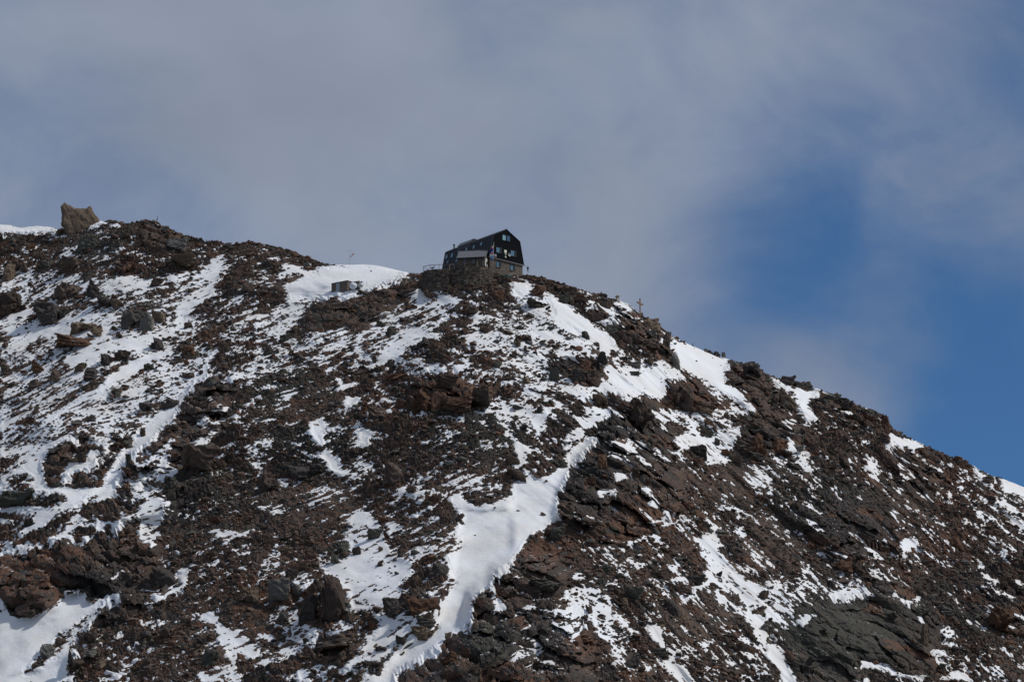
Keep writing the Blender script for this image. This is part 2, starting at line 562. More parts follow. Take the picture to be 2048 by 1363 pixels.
cov('C', .02, [(1240,960),(1380,950),(1500,980),(1640,1080),(1620,1200),(1460,1200),(1280,1170),(1240,1060)], [(790,1070),(900,1060),(1120,1160),(1120,1190),(900,1250),(790,1280)], [(500,1130),(700,1050),(790,1080),(780,1150),(640,1170)], [(270,830),(420,780),(640,760),(740,850),(700,980),(600,1010),(480,960)])
cov('C', .07, [(1700,910),(1780,780),(1960,810),(2048,900),(2048,1360),(1850,1360),(1800,1250),(1950,1190),(1830,1040),(1720,980)])
cov('C', .85, [(1860,850),(1900,900),(1940,920),(1900,930)])
# window E
cov('E', 1, [(1740,0),(1680,60),(1680,210),(1560,270),(1500,350),(1440,430),(1400,530),(1300,610),(1230,710),(1120,790),(1030,830),(1000,930),(950,1040),(900,1090),(960,1130),(860,1190),(700,1220),(860,1080),(840,1030),(900,940),(950,860),(990,780),(1050,700),(1090,640),(1150,600),(1300,480),(1420,360),(1500,280),(1640,120),(1680,0)],
    [(490,980),(580,900),(690,880),(700,780),(800,800),(780,900),(720,950),(560,990),(430,1050)])
cov('E', .97, [(150,930),(330,770),(540,680),(640,640),(500,720),(400,800),(330,900),(330,960),(380,1010),(370,1090),(480,1090),(640,1100),(880,1070),(780,1120),(640,1200),(480,1240),(440,1200),(290,1180),(240,1160),(60,1080),(180,1050),(300,1050),(200,960)],
    [(0,1260),(250,1240),(480,1250),(600,1220),(700,1200),(480,1300),(400,1360),(200,1360),(300,1290),(100,1290)], [(500,60),(680,0),(860,0),(800,70),(700,130),(620,110),(560,130)],
    [(870,90),(1130,60),(1290,0),(1400,0),(1150,110),(1000,220),(850,300),(700,360),(560,460),(420,540),(350,600),(500,420),(700,300),(800,240)])
cov('E', .18, [(1000,60),(1120,40),(900,170),(800,290),(640,360),(560,440),(400,500),(320,580),(160,700),(60,760),(200,600),(400,460),(480,390),(640,280),(800,180)])
cov('E', .03, [(320,910),(370,830),(500,740),(640,660),(760,640),(700,700),(830,720),(830,780),(700,790),(690,850),(620,900),(580,840),(560,910),(480,990),(520,1000),(450,1090),(370,1090),(380,1000),(330,950)],
    [(480,1080),(540,1000),(680,950),(820,1010),(820,1070),(660,1095)], [(780,890),(850,790),(1000,660),(1090,650),(1050,760),(980,800),(900,930),(840,1020),(740,960)],
    [(0,1130),(290,1130),(530,1150),(520,1200),(350,1250),(160,1240),(0,1250)], [(60,1040),(150,980),(260,1020),(320,1020),(200,1060),(80,1080)])
cov('E', .2, [(0,1060),(290,1090),(240,1130),(0,1150)], [(0,880),(140,880),(140,940),(40,980),(0,1000)])
cov('E', .88, [(1180,850),(1300,780),(1350,700),(1410,660),(1380,780),(1380,850),(1340,920),(1300,1030),(1260,1020),(1280,940),(1240,930),(1290,860)], [(1350,930),(1430,910),(1430,960),(1300,1020)], [(1450,870),(1520,800),(1590,740),(1610,660),(1710,665),(1660,720),(1640,770),(1560,800)],
    [(1060,1050),(1200,970),(1180,1010),(1080,1050)], [(1700,880),(1830,780),(1800,850)], [(900,1330),(1080,1280),(1160,1190),(1230,1140),(1350,1170),(1340,1240),(1300,1360),(1160,1360),(1060,1320)], [(1030,1170),(1100,1140),(1260,1090),(1240,1150),(1100,1180)])
cov('E', .75, [(1660,470),(1740,430),(1900,420),(1740,480),(1600,540)], [(1870,500),(1990,390),(2048,340),(2048,370),(1970,470),(1880,520)], [(1950,830),(2048,770),(2048,970),(1980,900)])
cov('E', .55, [(1830,150),(2048,60),(2048,300),(1950,240),(1850,220)])
# window F
cov('F', .95, [(890,60),(1150,0),(1180,10),(1100,70),(1000,120),(920,165)], [(560,130),(660,120),(650,150),(560,210),(540,180)], [(1200,100),(1290,40),(1380,60),(1220,110)], [(630,230),(690,260),(850,240),(700,330),(650,280)],
    [(940,230),(1030,270),(960,320),(850,390),(760,460),(680,450),(730,345),(860,380),(960,300)], [(0,340),(50,340),(30,390)], [(1150,260),(1300,210),(1240,250),(1170,285)], [(980,390),(1040,370),(1140,410),(1080,450),(1110,500),(1040,520),(1080,430)],
    [(430,560),(540,510),(550,570),(600,600),(700,570),(700,580),(600,620),(550,650),(560,770),(620,830),(690,820),(690,920),(760,960),(800,1000),(720,1010),(590,970),(570,910),(500,870),(520,790),(460,700),(420,620)],
    [(760,590),(850,620),(940,640),(1000,650),(920,690),(920,770),(840,760),(760,790),(700,800),(800,720),(810,660)], [(1080,940),(1190,970),(1130,995)], [(1020,1230),(1130,1160),(1200,1160),(1120,1230)], [(410,1310),(480,1300),(420,1330)],
    [(1650,260),(1750,250),(1690,285)], [(1780,560),(1850,570),(1800,580)], [(1980,940),(2048,940),(1990,970)], [(1900,1000),(2020,1040),(1960,1030)], [(760,1290),(860,1270),(980,1350),(980,1360),(770,1360)])
cov('F', .62, [(0,0),(420,0),(400,120),(300,180),(200,200),(250,120),(100,80),(0,200)], [(210,320),(350,330),(240,400),(190,370)], [(690,920),(830,860),(1000,880),(900,960),(800,1000)], [(780,1140),(900,1160),(930,1200),(800,1170)],
    [(60,1360),(0,1220),(100,1270),(250,1190),(220,1260),(100,1320)], [(0,880),(50,880),(60,960),(0,1040)], [(0,700),(200,670),(150,710),(0,800)], [(1820,700),(1920,720),(1880,770),(1790,770)], [(1700,140),(2048,100),(2048,300),(1960,220),(1830,250),(1780,190)])
cov('F', .8, [(990,1100),(1100,1110),(1250,1050),(1200,1120),(1280,1130),(1390,1110),(1360,1160),(1250,1150),(1100,1140),(1000,1130)], [(200,1050),(340,1050),(230,1090)], [(130,930),(220,1080),(190,1050)], [(120,470),(240,510),(180,530)], [(0,550),(130,540),(30,580)],
    [(1540,720),(1620,720),(1550,740)], [(1090,780),(1250,790),(1120,800)], [(1830,480),(1900,380),(1960,380),(2048,430),(2048,690),(1990,690),(1960,600),(1930,540),(1850,490)])
cov('F', .5, [(1480,1000),(1600,990),(1740,980),(1800,1100),(1700,1100),(1640,1120),(1560,1060)])
cov('F', .0, [(1230,270),(1450,130),(1600,130),(1700,260),(1640,270),(1850,290),(1870,400),(1700,450),(1500,470),(1200,380)])
cov('F', 1, [(1520,1190),(1640,1110),(1680,1180),(1760,1250),(1830,1230),(1990,1190),(2048,1170),(2048,1360),(1640,1360),(1600,1250)])
# window G
cov('G', .88, [(0,390),(130,430),(240,440),(330,520),(380,500),(260,540),(250,650),(200,730),(180,640),(130,560),(0,500)], [(500,420),(620,450),(790,430),(790,500),(700,560),(640,600),(540,700),(430,780),(420,680),(500,620),(520,560),(420,560),(600,480)], [(0,650),(90,760),(150,800),(100,930),(0,940),(40,820)])
cov('G', 1, [(710,670),(665,740),(585,830),(545,890),(485,970),(465,1030),(405,1110),(385,1210),(365,1300),(325,1380),(0,1360),(0,1060),(100,1040),(100,930),(240,1020),(440,900),(440,850),(500,760),(600,690)])
cov('G', .07, [(780,340),(900,350),(1120,440),(1120,470),(1250,560),(1290,700),(1250,800),(1450,980),(1500,1100),(1300,1360),(320,1360),(370,1200),(380,1100),(460,960),(520,880),(640,740),(690,660),(680,620),(790,520)])
cov('G', .55, [(730,760),(900,800),(1000,900),(1000,950),(900,940),(820,860)])
cov('G', .85, [(790,950),(940,950),(860,1000)], [(660,1090),(800,1080),(900,1100),(840,1150),(700,1130)], [(1000,1050),(1100,1080),(1140,1150),(1200,1230),(1280,1250),(1240,1360),(1200,1240),(1100,1200),(1100,1120)], [(1100,920),(1150,900),(1110,940)],
    [(1280,690),(1420,640),(1420,560),(1500,560),(1500,640),(1620,680),(1640,600),(1700,640),(1800,590),(1920,540),(1830,620),(1790,740),(1760,800),(1750,880),(1720,920),(1600,900),(1530,880),(1440,760),(1330,820),(1300,740)])
cov('G', .55, [(1840,860),(1900,900),(2048,920),(2048,1060),(1960,1080),(1860,1000)])
cov('G', .03, [(1800,480),(2048,470),(2048,830),(1900,820),(1800,760),(1800,700),(1840,620),(1920,540),(1800,560)], [(1500,960),(1780,890),(1840,960),(1880,1060),(2048,1090),(2048,1250),(1600,1200),(1450,1060)], [(1490,600),(1580,530),(1620,600),(1610,690),(1540,690)], [(250,650),(280,560),(330,530),(420,620),(420,740),(380,800),(250,790),(240,720)], [(100,930),(250,850),(430,870),(440,900),(300,990),(200,1010)])
# window H
cov('H', 1, [(0,190),(60,220),(120,260),(230,305),(410,325),(390,370),(330,410),(310,460),(360,520),(400,550),(350,580),(290,560),(270,490),(235,455),(240,400),(200,320),(110,300),(50,240)], [(910,650),(980,660),(1140,710),(1250,760),(1170,790),(1090,765),(990,765),(950,710)], [(1300,795),(1340,815),(1300,805)],
    [(1630,925),(1720,980),(1820,1020),(1800,1085),(1700,1030),(1640,970)], [(1840,1030),(1920,1050),(2048,1080),(2300,1200),(2300,1330),(2048,1200),(1960,1165),(1880,1115)])
cov('H', .85, [(90,640),(160,690),(240,760),(350,820),(310,840),(200,800),(150,750)], [(200,820),(290,860),(300,900),(220,870)], [(610,880),(680,840),(730,860),(650,900),(750,950),(680,930)], [(770,850),(870,900),(900,950),(970,975),(850,970),(800,920)], [(1060,985),(1130,1030),(1060,1030)],
    [(1020,1100),(1060,1080),(1050,1125)], [(1440,1110),(1500,1160),(1460,1220),(1440,1170)], [(1600,1230),(1700,1270),(1800,1350),(1720,1340),(1640,1280)], [(950,1210),(1020,1270),(1030,1340),(980,1280)], [(750,1230),(870,1225),(820,1245)], [(530,460),(660,470),(680,490),(560,470)], [(690,450),(760,490),(700,490)],
    [(550,655),(630,680),(580,690)], [(690,690),(780,720),(700,700)], [(1330,850),(1390,880),(1370,900)], [(500,840),(570,860),(540,870)], [(390,1200),(450,1190),(430,1210)], [(700,1160),(770,1150),(740,1175)])
cov('H', .5, [(1880,1100),(2048,1160),(2300,1300),(2300,1360),(1900,1360),(1880,1230)])
cov('H', .32, [(1480,960),(1640,1000),(1880,1200),(1880,1360),(1640,1240),(1500,1100)], [(0,800),(150,850),(350,900),(300,1000),(180,1040),(60,1140),(0,1150)])
# window I
cov('I', .0, [(-100,320),(0,320),(170,290),(400,200),(560,200),(700,280),(860,250),(960,60),(1090,40),(1110,220),(1240,260),(1280,330),(1060,580),(720,710),(680,600),(520,640),(400,770),(280,820),(100,825),(60,700),(0,580),(-100,500)], [(840,740),(1130,600),(1160,780),(900,830),(700,980),(600,1070),(640,1000)], [(520,1290),(570,1150),(620,1090),(720,1160),(680,1230)])
cov('I', 1, [(-200,600),(0,610),(40,700),(70,790),(150,840),(280,820),(380,780),(470,720),(500,640),(540,600),(620,620),(670,590),(680,660),(720,715),(860,660),(1010,595),(990,620),(830,720),(640,870),(440,1010),(300,1150),(210,1270),(200,1310),(330,1230),(480,1100),(560,1060),(640,1080),(560,1180),(520,1290),(440,1360),(400,1600),(-200,1600)])
cov('I', .92, [(830,740),(840,790),(730,890),(620,1000),(560,1060),(480,1100),(560,970),(680,860),(800,770)], [(410,190),(500,160),(520,100),(620,0),(680,60),(620,140),(570,220),(500,200),(430,245)], [(740,150),(780,60),(750,0),(840,60),(960,60),(1000,0),(1120,0),(1000,60),(950,140),(860,90),(830,160)],
    [(1090,130),(1140,0),(1310,0),(1280,100),(1290,200),(1240,250),(1180,240),(1110,220)], [(160,180),(180,120),(280,60),(430,0),(500,0),(400,80),(300,140),(180,200)], [(0,300),(100,250),(170,220),(160,250),(0,320)], [(0,50),(110,60),(0,110)], [(640,200),(710,180),(690,240)], [(700,300),(740,260),(750,290)],
    [(920,490),(990,420),(1030,395),(970,470)], [(1380,600),(1440,560),(1420,460),(1510,460),(1480,540),(1490,580),(1400,640),(1300,680),(1240,610),(1340,640)], [(1150,690),(1250,690),(1310,700),(1160,780),(1200,730)], [(890,1030),(980,900),(1050,880),(1000,940),(930,990)], [(1640,145),(2048,125),(1960,190),(1860,240),(1780,270),(1760,200)],
    [(1600,850),(1690,800),(1740,820),(1800,920),(1900,930),(2048,1070),(2048,1200),(1900,1130),(1880,1250),(1940,1340),(1950,1360),(1600,1360),(1540,1230),(1700,1300),(1700,1230),(1840,1200),(1760,1060),(1700,900)], [(900,1300),(970,1290),(940,1350)], [(500,1310),(660,1245),(560,1340),(520,1360),(440,1360)])
cov('I', .75, [(1510,540),(1580,480),(1760,340),(1740,400),(1620,500)])
cov('I', .3, [(820,740),(640,870),(440,1020),(300,1150),(210,1280),(260,1270),(400,1160),(500,1060),(580,960),(700,860)])
cov('I', .6, [(1830,430),(1960,420),(1980,520),(1900,590),(1960,480)], [(1480,700),(1720,710),(1640,750)])
# window J
cov('J', .9, [(760,0),(910,0),(1000,100),(1060,260),(1080,350),(1260,380),(1240,480),(1150,560),(1200,600),(1130,690),(980,760),(740,800),(720,600),(640,560),(560,500),(480,430),(590,390),(730,370),(740,300),(720,220),(800,240),(700,190)],
    [(1040,80),(1090,40),(1140,80),(1200,100),(1150,160),(1060,190)], [(960,820),(1270,800),(1400,780),(1300,900),(1420,930),(1250,1010),(1200,960),(1100,1100),(1000,1180),(880,1190),(760,1240),(700,1230),(760,1160),(860,1060),(960,980)])
cov('J', 1, [(1620,0),(2048,0),(2048,385),(1925,460),(1885,580),(1755,660),(1720,810),(1700,950),(1570,1000),(1400,1090),(1250,1190),(1100,1280),(1110,1360),(1050,1600),(700,1600),(860,1360),(860,1300),(980,1290),(1050,1200),(1090,1130),(1250,1020),(1420,960),(1460,920),(1400,850),(1420,760),(1520,690),(1560,590),(1600,540),(1530,500),(1540,400),(1530,330),(1650,270),(1620,150)])
cov('J', .78, [(60,850),(260,790),(340,760),(360,860),(480,930),(400,980),(280,1020),(200,960),(130,900)], [(0,960),(100,950),(220,1060),(180,1080),(60,1040),(0,1150)], [(280,550),(400,480),(410,580),(320,560)], [(580,1210),(700,1210),(640,1240)])
cov('J', .65, [(30,410),(100,370),(230,400),(200,440),(60,560),(0,560),(20,500)], [(120,720),(270,740),(200,770)], [(600,1330),(720,1270),(800,1270)])
cov('J', .9, [(530,340),(560,300),(590,350)], [(320,1220),(420,1260),(450,1360),(340,1360)])
cov('J', .06, [(0,0),(600,0),(740,100),(560,260),(480,380),(260,400),(100,340),(0,400)])
cov('J', .9, [(400,25),(480,5),(440,35)], [(300,85),(350,70),(340,105)], [(540,170),(640,110),(600,170)], [(120,260),(200,225),(170,260)])
cov('J', .0, [(1720,810),(1740,690),(1800,640),(1885,610),(1885,570),(1925,460),(2048,385),(2048,1500),(1110,1500),(1120,1290),(1400,1100),(1680,910)], [(520,620),(570,530),(640,570),(720,650),(720,800),(560,840),(350,780),(350,720),(400,600),(410,520)], [(1200,700),(1360,650),(1460,690),(1460,740),(1250,810),(1200,740)],
    [(100,600),(260,560),(380,600),(320,700),(230,720)], [(410,1090),(480,950),(620,910),(800,960),(800,1060),(860,1100),(740,1170),(560,1200),(430,1160)], [(1370,430),(1480,390),(1540,470),(1500,530),(1380,500)], [(1020,770),(1130,700),(1180,740),(1140,830),(1060,830)], [(1280,860),(1400,810),(1420,850),(1330,900)])
cov('J', .9, [(1870,620),(1930,610),(2000,720),(1930,780),(1910,720)])
# window K
cov('K', .06, [(0,340),(60,240),(150,140),(300,40),(560,0),(1220,0),(1200,120),(900,250),(600,280),(560,420),(400,560),(470,720),(640,880),(700,1010),(800,1180),(900,1360),(0,1360)])
cov('K', 1, [(0,0),(375,0),(285,105),(175,155),(85,255),(0,385)])
cov('K', .84, [(1220,0),(1260,60),(1370,100),(1430,190),(1500,210),(1560,180),(1600,80),(1640,100),(1670,220),(1640,300),(1700,330),(1800,400),(1950,460),(1960,480),(1800,480),(1960,560),(2048,600),(2048,760),(1880,760),(1820,680),(1740,640),(1660,600),(1560,560),(1560,430),(1490,300),(1450,240),(1380,150),(1280,90),(1190,100)],
    [(1600,600),(1700,650),(1760,720),(1900,780),(2048,850),(2048,1060),(1990,1080),(1920,920),(1850,830),(1760,740),(1640,660)])
cov('K', .6, [(400,570),(560,620),(640,590),(820,530),(880,600),(780,650),(820,760),(880,830),(960,900),(1000,980),(920,1060),(900,1140),(1000,1200),(1180,1200),(1100,1260),(1000,1270),(1080,1360),(900,1240),(800,1180),(780,1060),(700,1010),(640,880),(580,800),(470,710)])
cov('K', .92, [(1050,760),(1110,840),(1200,950),(1240,1060),(1360,1130),(1320,1180),(1400,1270),(1460,1360),(1600,1600),(1400,1600),(1340,1360),(1210,1200),(1260,1150),(1100,1000),(1080,880)])
cov('K', .86, [(890,210),(960,220),(1110,160),(1180,170),(1260,260),(1200,280),(1100,210),(1020,250),(920,255)], [(590,255),(650,270),(760,280),(870,270),(900,300),(820,330),(850,290),(700,285),(640,310)], [(910,370),(1000,320),(1040,340),(960,370),(1090,400),(1070,440),(980,410)], [(1240,400),(1380,400),(1300,450)],
    [(1130,520),(1250,540),(1390,510),(1410,550),(1250,560),(1280,620),(1200,560)], [(1330,660),(1500,640),(1400,720),(1340,740)], [(1450,600),(1540,530),(1640,560),(1560,590),(1470,620)], [(940,0),(1050,60),(1110,130),(1040,80)], [(840,100),(890,150),(850,130)], [(1780,140),(1860,110),(1900,150),(1860,200)], [(80,560),(130,550),(100,570)], [(0,600),(70,590),(40,650),(0,640)])
cov('K', .5, [(410,470),(560,480),(600,560),(480,520)], [(1500,1220),(1650,1240),(1640,1330),(1560,1270)])
# window L
cov('L', .22, [(0,350),(900,400),(850,560),(760,590),(450,640),(400,730),(240,690),(0,520)])
cov('L', .0, [(130,1100),(230,950),(330,820),(440,720),(620,680),(780,600),(950,580),(1080,700),(1200,860),(1340,870),(1400,1040),(1260,1100),(1380,1330),(1100,1280),(950,1200),(700,1150),(780,1230),(700,1500),(320,1500),(200,1260)])
cov('L', .62, [(0,520),(60,530),(150,590),(240,700),(200,830),(130,900),(60,830),(0,740)])
cov('L', .75, [(0,760),(100,800),(230,840),(330,780),(440,730),(300,860),(240,900),(150,910),(0,840)], [(450,660),(600,600),(760,590),(750,640),(620,680)], [(1260,1040),(1400,1090),(1500,1170),(1640,1160),(1560,1200),(1600,1260),(1500,1190),(1300,1100)], [(1355,900),(1470,930),(1510,990),(1400,1000)], [(1400,1020),(1500,1040),(1480,1080)], [(1260,290),(1370,380),(1330,370)], [(1820,30),(2048,0),(2300,100),(2300,250),(2048,170),(1960,130),(1880,90)])
cov('L', .93, [(0,1040),(100,1070),(130,1130),(160,1200),(220,1310),(310,1360),(400,1600),(180,1500),(80,1260),(0,1160)], [(690,1155),(850,1170),(960,1210),(1000,1260),(1120,1290),(1280,1290),(1300,1350),(1180,1340),(960,1275),(800,1220)], [(1370,1330),(1420,1290),(1540,1260),(1640,1340),(1600,1360),(1380,1360)],
    [(1050,270),(1090,190),(1170,180),(1200,250),(1240,300),(1260,350),(1150,280),(1080,330),(1050,350)], [(1010,100),(1050,110),(1040,140)], [(1550,60),(1660,100),(1680,140)], [(1700,0),(1800,40),(1900,130),(2048,230),(1960,180),(1850,120)], [(1810,310),(1880,320),(1940,400),(1880,360)], [(1690,460),(1770,530),(1720,510)], [(1570,500),(1620,580),(1600,560)],
    [(370,300),(460,320),(550,345),(420,340)], [(970,590),(1030,600),(1000,630)], [(1150,680),(1220,660),(1160,700),(1190,770),(1170,770)], [(1190,790),(1220,800),(1200,850)], [(730,1330),(790,1300),(810,1360),(800,1500),(730,1360)])

# rock that stands out of the slope (metres towards the valley) and gullies (negative)
RELIEF = [
    ('B', 3.5, [(560,610),(600,590),(750,585),(900,560),(1000,520),(1200,445),(1330,425),(1320,520),(1280,600),(1100,700),(1000,780),(850,860),(450,1000),(230,960),(380,800),(500,640)]),
    ('F', 4.5, [(1200,380),(1230,270),(1450,130),(1600,130),(1700,260),(1850,290),(1870,420),(1700,470),(1400,480)]),
    ('G', 5.5, [(780,340),(900,350),(1120,440),(1250,560),(1290,700),(1250,800),(1350,980),(1300,1360),(320,1360),(370,1200),(380,1100),(460,960),(520,880),(640,740),(690,660),(680,620),(790,520)]),
    ('J', 7.0, [(1690,900),(1710,680),(1780,630),(1860,600),(1860,560),(1900,440),(2048,350),(2400,300),(2700,1360),(2600,1700),(1000,1700),(1120,1290),(1400,1100)]),
    ('J', 3.0, [(1400,1360),(1420,1200),(1700,960),(2048,900),(2200,1100),(2200,1600),(1400,1600)]),
    ('E', 3.5, [(1000,930),(1030,840),(1240,680),(1400,540),(1500,330),(1700,200),(1900,200),(1800,600),(1500,900),(1400,1360),(900,1360),(960,1120),(920,1080)]),
    ('E', 2.6, [(320,910),(370,830),(500,740),(640,660),(760,640),(830,780),(700,790),(620,900),(560,910),(480,990),(450,1090),(370,1090),(380,1000)]),
    ('E', 2.4, [(480,1080),(540,1000),(680,950),(820,1010),(820,1070),(660,1095)]),
    ('E', 2.0, [(780,890),(850,790),(1000,660),(1090,650),(1050,760),(980,800),(900,930),(840,1020),(740,960)]),
    ('E', 2.2, [(0,1130),(290,1130),(530,1150),(520,1200),(350,1250),(160,1240),(0,1250)]),
    ('I', 5.0, [(-200,320),(170,290),(400,200),(560,200),(700,280),(860,250),(960,60),(1090,40),(1110,220),(1240,260),(1280,330),(1060,580),(720,710),(680,600),(520,640),(400,770),(280,820),(100,825),(60,700),(0,580),(-200,500)]),
    ('I', 4.0, [(830,740),(1010,600),(1300,560),(1350,650),(1160,790),(900,830),(700,1160),(520,1290),(600,1070)]),
    ('L', 6.0, [(130,1100),(230,950),(330,820),(440,720),(620,680),(780,600),(950,580),(1080,700),(1200,860),(1340,870),(1400,1040),(1260,1100),(1380,1330),(1100,1280),(950,1200),(700,1150),(760,1500),(320,1500),(200,1260)]),
    ('L', 3.5, [(100,0),(1000,-120),(1070,180),(1040,360),(700,380),(400,300),(300,150)]),
    ('L', 2.5, [(1600,760),(1800,600),(2100,700),(2100,1000),(1700,900)]),
    ('C', 3.0, [(1240,960),(1380,950),(1500,980),(1640,1080),(1620,1200),(1460,1200),(1280,1170),(1240,1060)]),
    ('C', 4.5, [(790,1070),(900,1060),(1120,1160),(1120,1190),(900,1260),(790,1280)]),
    ('C', 2.5, [(500,1130),(700,1050),(790,1080),(780,1150),(640,1170)]),
    ('C', 2.2, [(270,830),(420,780),(640,760),(740,850),(700,980),(600,1010),(480,960)]),
    ('C', 3.0, [(250,160),(420,180),(560,250),(760,310),(860,340),(1000,420),(1190,540),(1260,600),(1300,720),(1340,850),(1270,830),(1200,760),(1000,720),(820,650),(740,570),(640,470),(420,320)]),
    ('C', 3.0, [(1700,910),(1780,790),(1960,820),(2048,920),(2048,1360),(1850,1250),(1830,1040),(1720,980)]),
    ('G', 3.5, [(1800,480),(2048,470),(2300,560),(2300,800),(2048,830),(1900,820),(1800,760),(1840,620)]),
    ('A', 2.5, [(1130,420),(1130,250),(1220,220),(1360,320),(1500,370),(1500,480),(1320,490)]),
    ('A', 2.0, [(960,660),(940,560),(1000,510),(1110,540),(1100,640),(1010,680)]),
    ('H', 3.0, [(960,830),(1150,780),(1290,800),(1400,1000),(1350,1250),(1150,1200),(1000,1000)]),
    ('H', 2.5, [(320,460),(420,350),(680,420),(900,480),(970,520),(970,650),(800,640),(500,560)]),
    ('J', 2.6, [(520,620),(570,530),(640,570),(720,650),(720,800),(560,840),(350,780),(350,720),(400,600),(410,520)]),
    ('J', 2.2, [(1200,700),(1360,650),(1460,690),(1460,740),(1250,810),(1200,740)]),
    ('J', 2.0, [(100,600),(260,560),(380,600),(320,700),(230,720)]),
    ('J', 2.6, [(410,1090),(480,950),(620,910),(800,960),(860,1100),(740,1170),(560,1200),(430,1160)]),
    ('J', 2.0, [(1370,430),(1480,390),(1540,470),(1500,530),(1380,500)]),
    ('K', 2.5, [(600,100),(900,50),(1100,150),(900,230),(650,270)]),
    ('G', -2.5, [(640,700),(560,820),(440,1000),(360,1200),(300,1360),(0,1360),(0,1060),(240,1020),(440,880),(500,780)]),
    ('J', -3.5, [(1650,0),(2048,0),(2048,330),(1850,500),(1700,640),(1690,900),(1250,1180),(1100,1360),(950,1360),(1200,1080),(1420,940),(1550,600)]),
    ('E', -2.0, [(1740,0),(1680,210),(1440,430),(1230,710),(1030,830),(900,1090),(700,1220),(840,1030),(1050,700),(1300,480),(1640,120)]),
]
# bare rock of another colour (centre, radii in pixels)
TINTS = [('dark', 1230, 870, 90, 60), ('dark', 1180, 960, 60, 80), ('dark', 1680, 1040, 120, 70), ('dark', 650, 935, 110, 40), ('dark', 60, 990, 90, 25), ('rust', 70, 1130, 110, 60), ('dark', 210, 1170, 90, 60),
         ('rust', 1230, 820, 60, 40), ('rust', 1370, 790, 60, 40), ('dark', 1530, 900, 90, 60), ('rust', 1950, 960, 80, 60), ('dark', 370, 1010, 80, 50), ('brown', 1700, 900, 10, 10), ('rust', 905, 785, 95, 55), ('rust', 560, 1190, 140, 60), ('rust', 985, 1300, 120, 60), ('rust', 950, 1210, 60, 80), ('rust', 660, 1200, 50, 60), ('rust', 1790, 1080, 60, 60),
         ('rust', 1870, 1110, 70, 70), ('rust', 1500, 890, 60, 50), ('rust', 250, 530, 50, 40), ('rust', 1300, 1050, 120, 60), ('rust', 1090, 1080, 90, 40), ('rust', 760, 820, 60, 30),
         ('greenish', 1650, 1010, 110, 60), ('greenish', 1690, 1260, 190, 120), ('greenish', 620, 890, 90, 60), ('greenish', 400, 1000, 110, 70), ('greenish', 560, 760, 70, 60), ('greenish', 960, 860, 120, 60),
         ('greenish', 1250, 880, 90, 50), ('greenish', 980, 1270, 90, 50), ('grey', 200, 490, 60, 40), ('grey', 320, 640, 60, 40), ('dark', 1100, 1250, 90, 90), ('dark', 1920, 1200, 110, 80), ('dark', 1100, 740, 60, 60),
         ('scree', 720, 640, 170, 70), ('scree', 440, 1250, 130, 90), ('scree', 640, 1000, 110, 60), ('scree', 1480, 950, 90, 60), ('scree', 540, 570, 60, 30), ('scree', 1750, 1010, 120, 60), ('scree', 600, 800, 90, 60),
         ('scree', 1550, 1080, 80, 60), ('scree', 1400, 1240, 90, 50), ('scree', 120, 790, 110, 60)]
TONE = {'brown': (0.109, 0.074, 0.057), 'rust': (0.130, 0.072, 0.048), 'greenish': (0.070, 0.067, 0.055), 'grey': (0.112, 0.105, 0.094),
        'dark': (0.054, 0.047, 0.042), 'scree': (0.124, 0.086, 0.066)}

# the maps, two pixels to a cell
MU0, MV0, MSTEP, MW, MH = -240, 340, 2.0, 1270, 620


def to_px(win, poly):
    ox, oy = WIN[win]
    return np.array([(ox + x / 4.0, oy + y / 4.0) for x, y in poly])


def inside(poly):
    """the cells of the map inside an outline: (row slice, column slice, mask)"""
    p = (poly - np.array([MU0, MV0])) / MSTEP
    c0, r0 = np.maximum(np.floor(p.min(0)).astype(int) - 1, 0)
    c1, r1 = np.ceil(p.max(0)).astype(int) + 2
    c1, r1 = min(c1, MW), min(r1, MH)
    if c1 <= c0 or r1 <= r0:
        return None
    X, Y = np.meshgrid(np.arange(c0, c1) + 0.0, np.arange(r0, r1) + 0.0)
    m = np.zeros(X.shape, bool)
    k = len(p)
    for i in range(k):
        xa, ya = p[i]
        xb, yb = p[(i + 1) % k]
        if ya == yb:
            continue
        m ^= ((ya > Y) != (yb > Y)) & (X < (xb - xa) * (Y - ya) / (yb - ya) + xa)
    return slice(r0, r1), slice(c0, c1), m


def blur(a, r):
    r = int(r)
    for _ in range(2):
        for ax in (0, 1):
            pad = [(0, 0), (0, 0)]
            pad[ax] = (r + 1, r)
            c = np.cumsum(np.pad(a, pad, mode='edge'), axis=ax)
            k = 2 * r + 1
            a = (np.take(c, range(k, c.shape[ax]), ax) - np.take(c, range(0, c.shape[ax] - k), ax)) / k
    return a


def sample(m, u, v):
    x = np.clip((u - MU0) / MSTEP, 0, MW - 1.01)
    y = np.clip((v - MV0) / MSTEP, 0, MH - 1.01)
    i, j = x.astype(np.int32), y.astype(np.int32)
    fx, fy = (x - i).astype(np.float32), (y - j).astype(np.float32)
    m = m.astype(np.float32)
    return (m[j, i] * (1 - fx) + m[j, i + 1] * fx) * (1 - fy) + (m[j + 1, i] * (1 - fx) + m[j + 1, i + 1] * fx) * fy


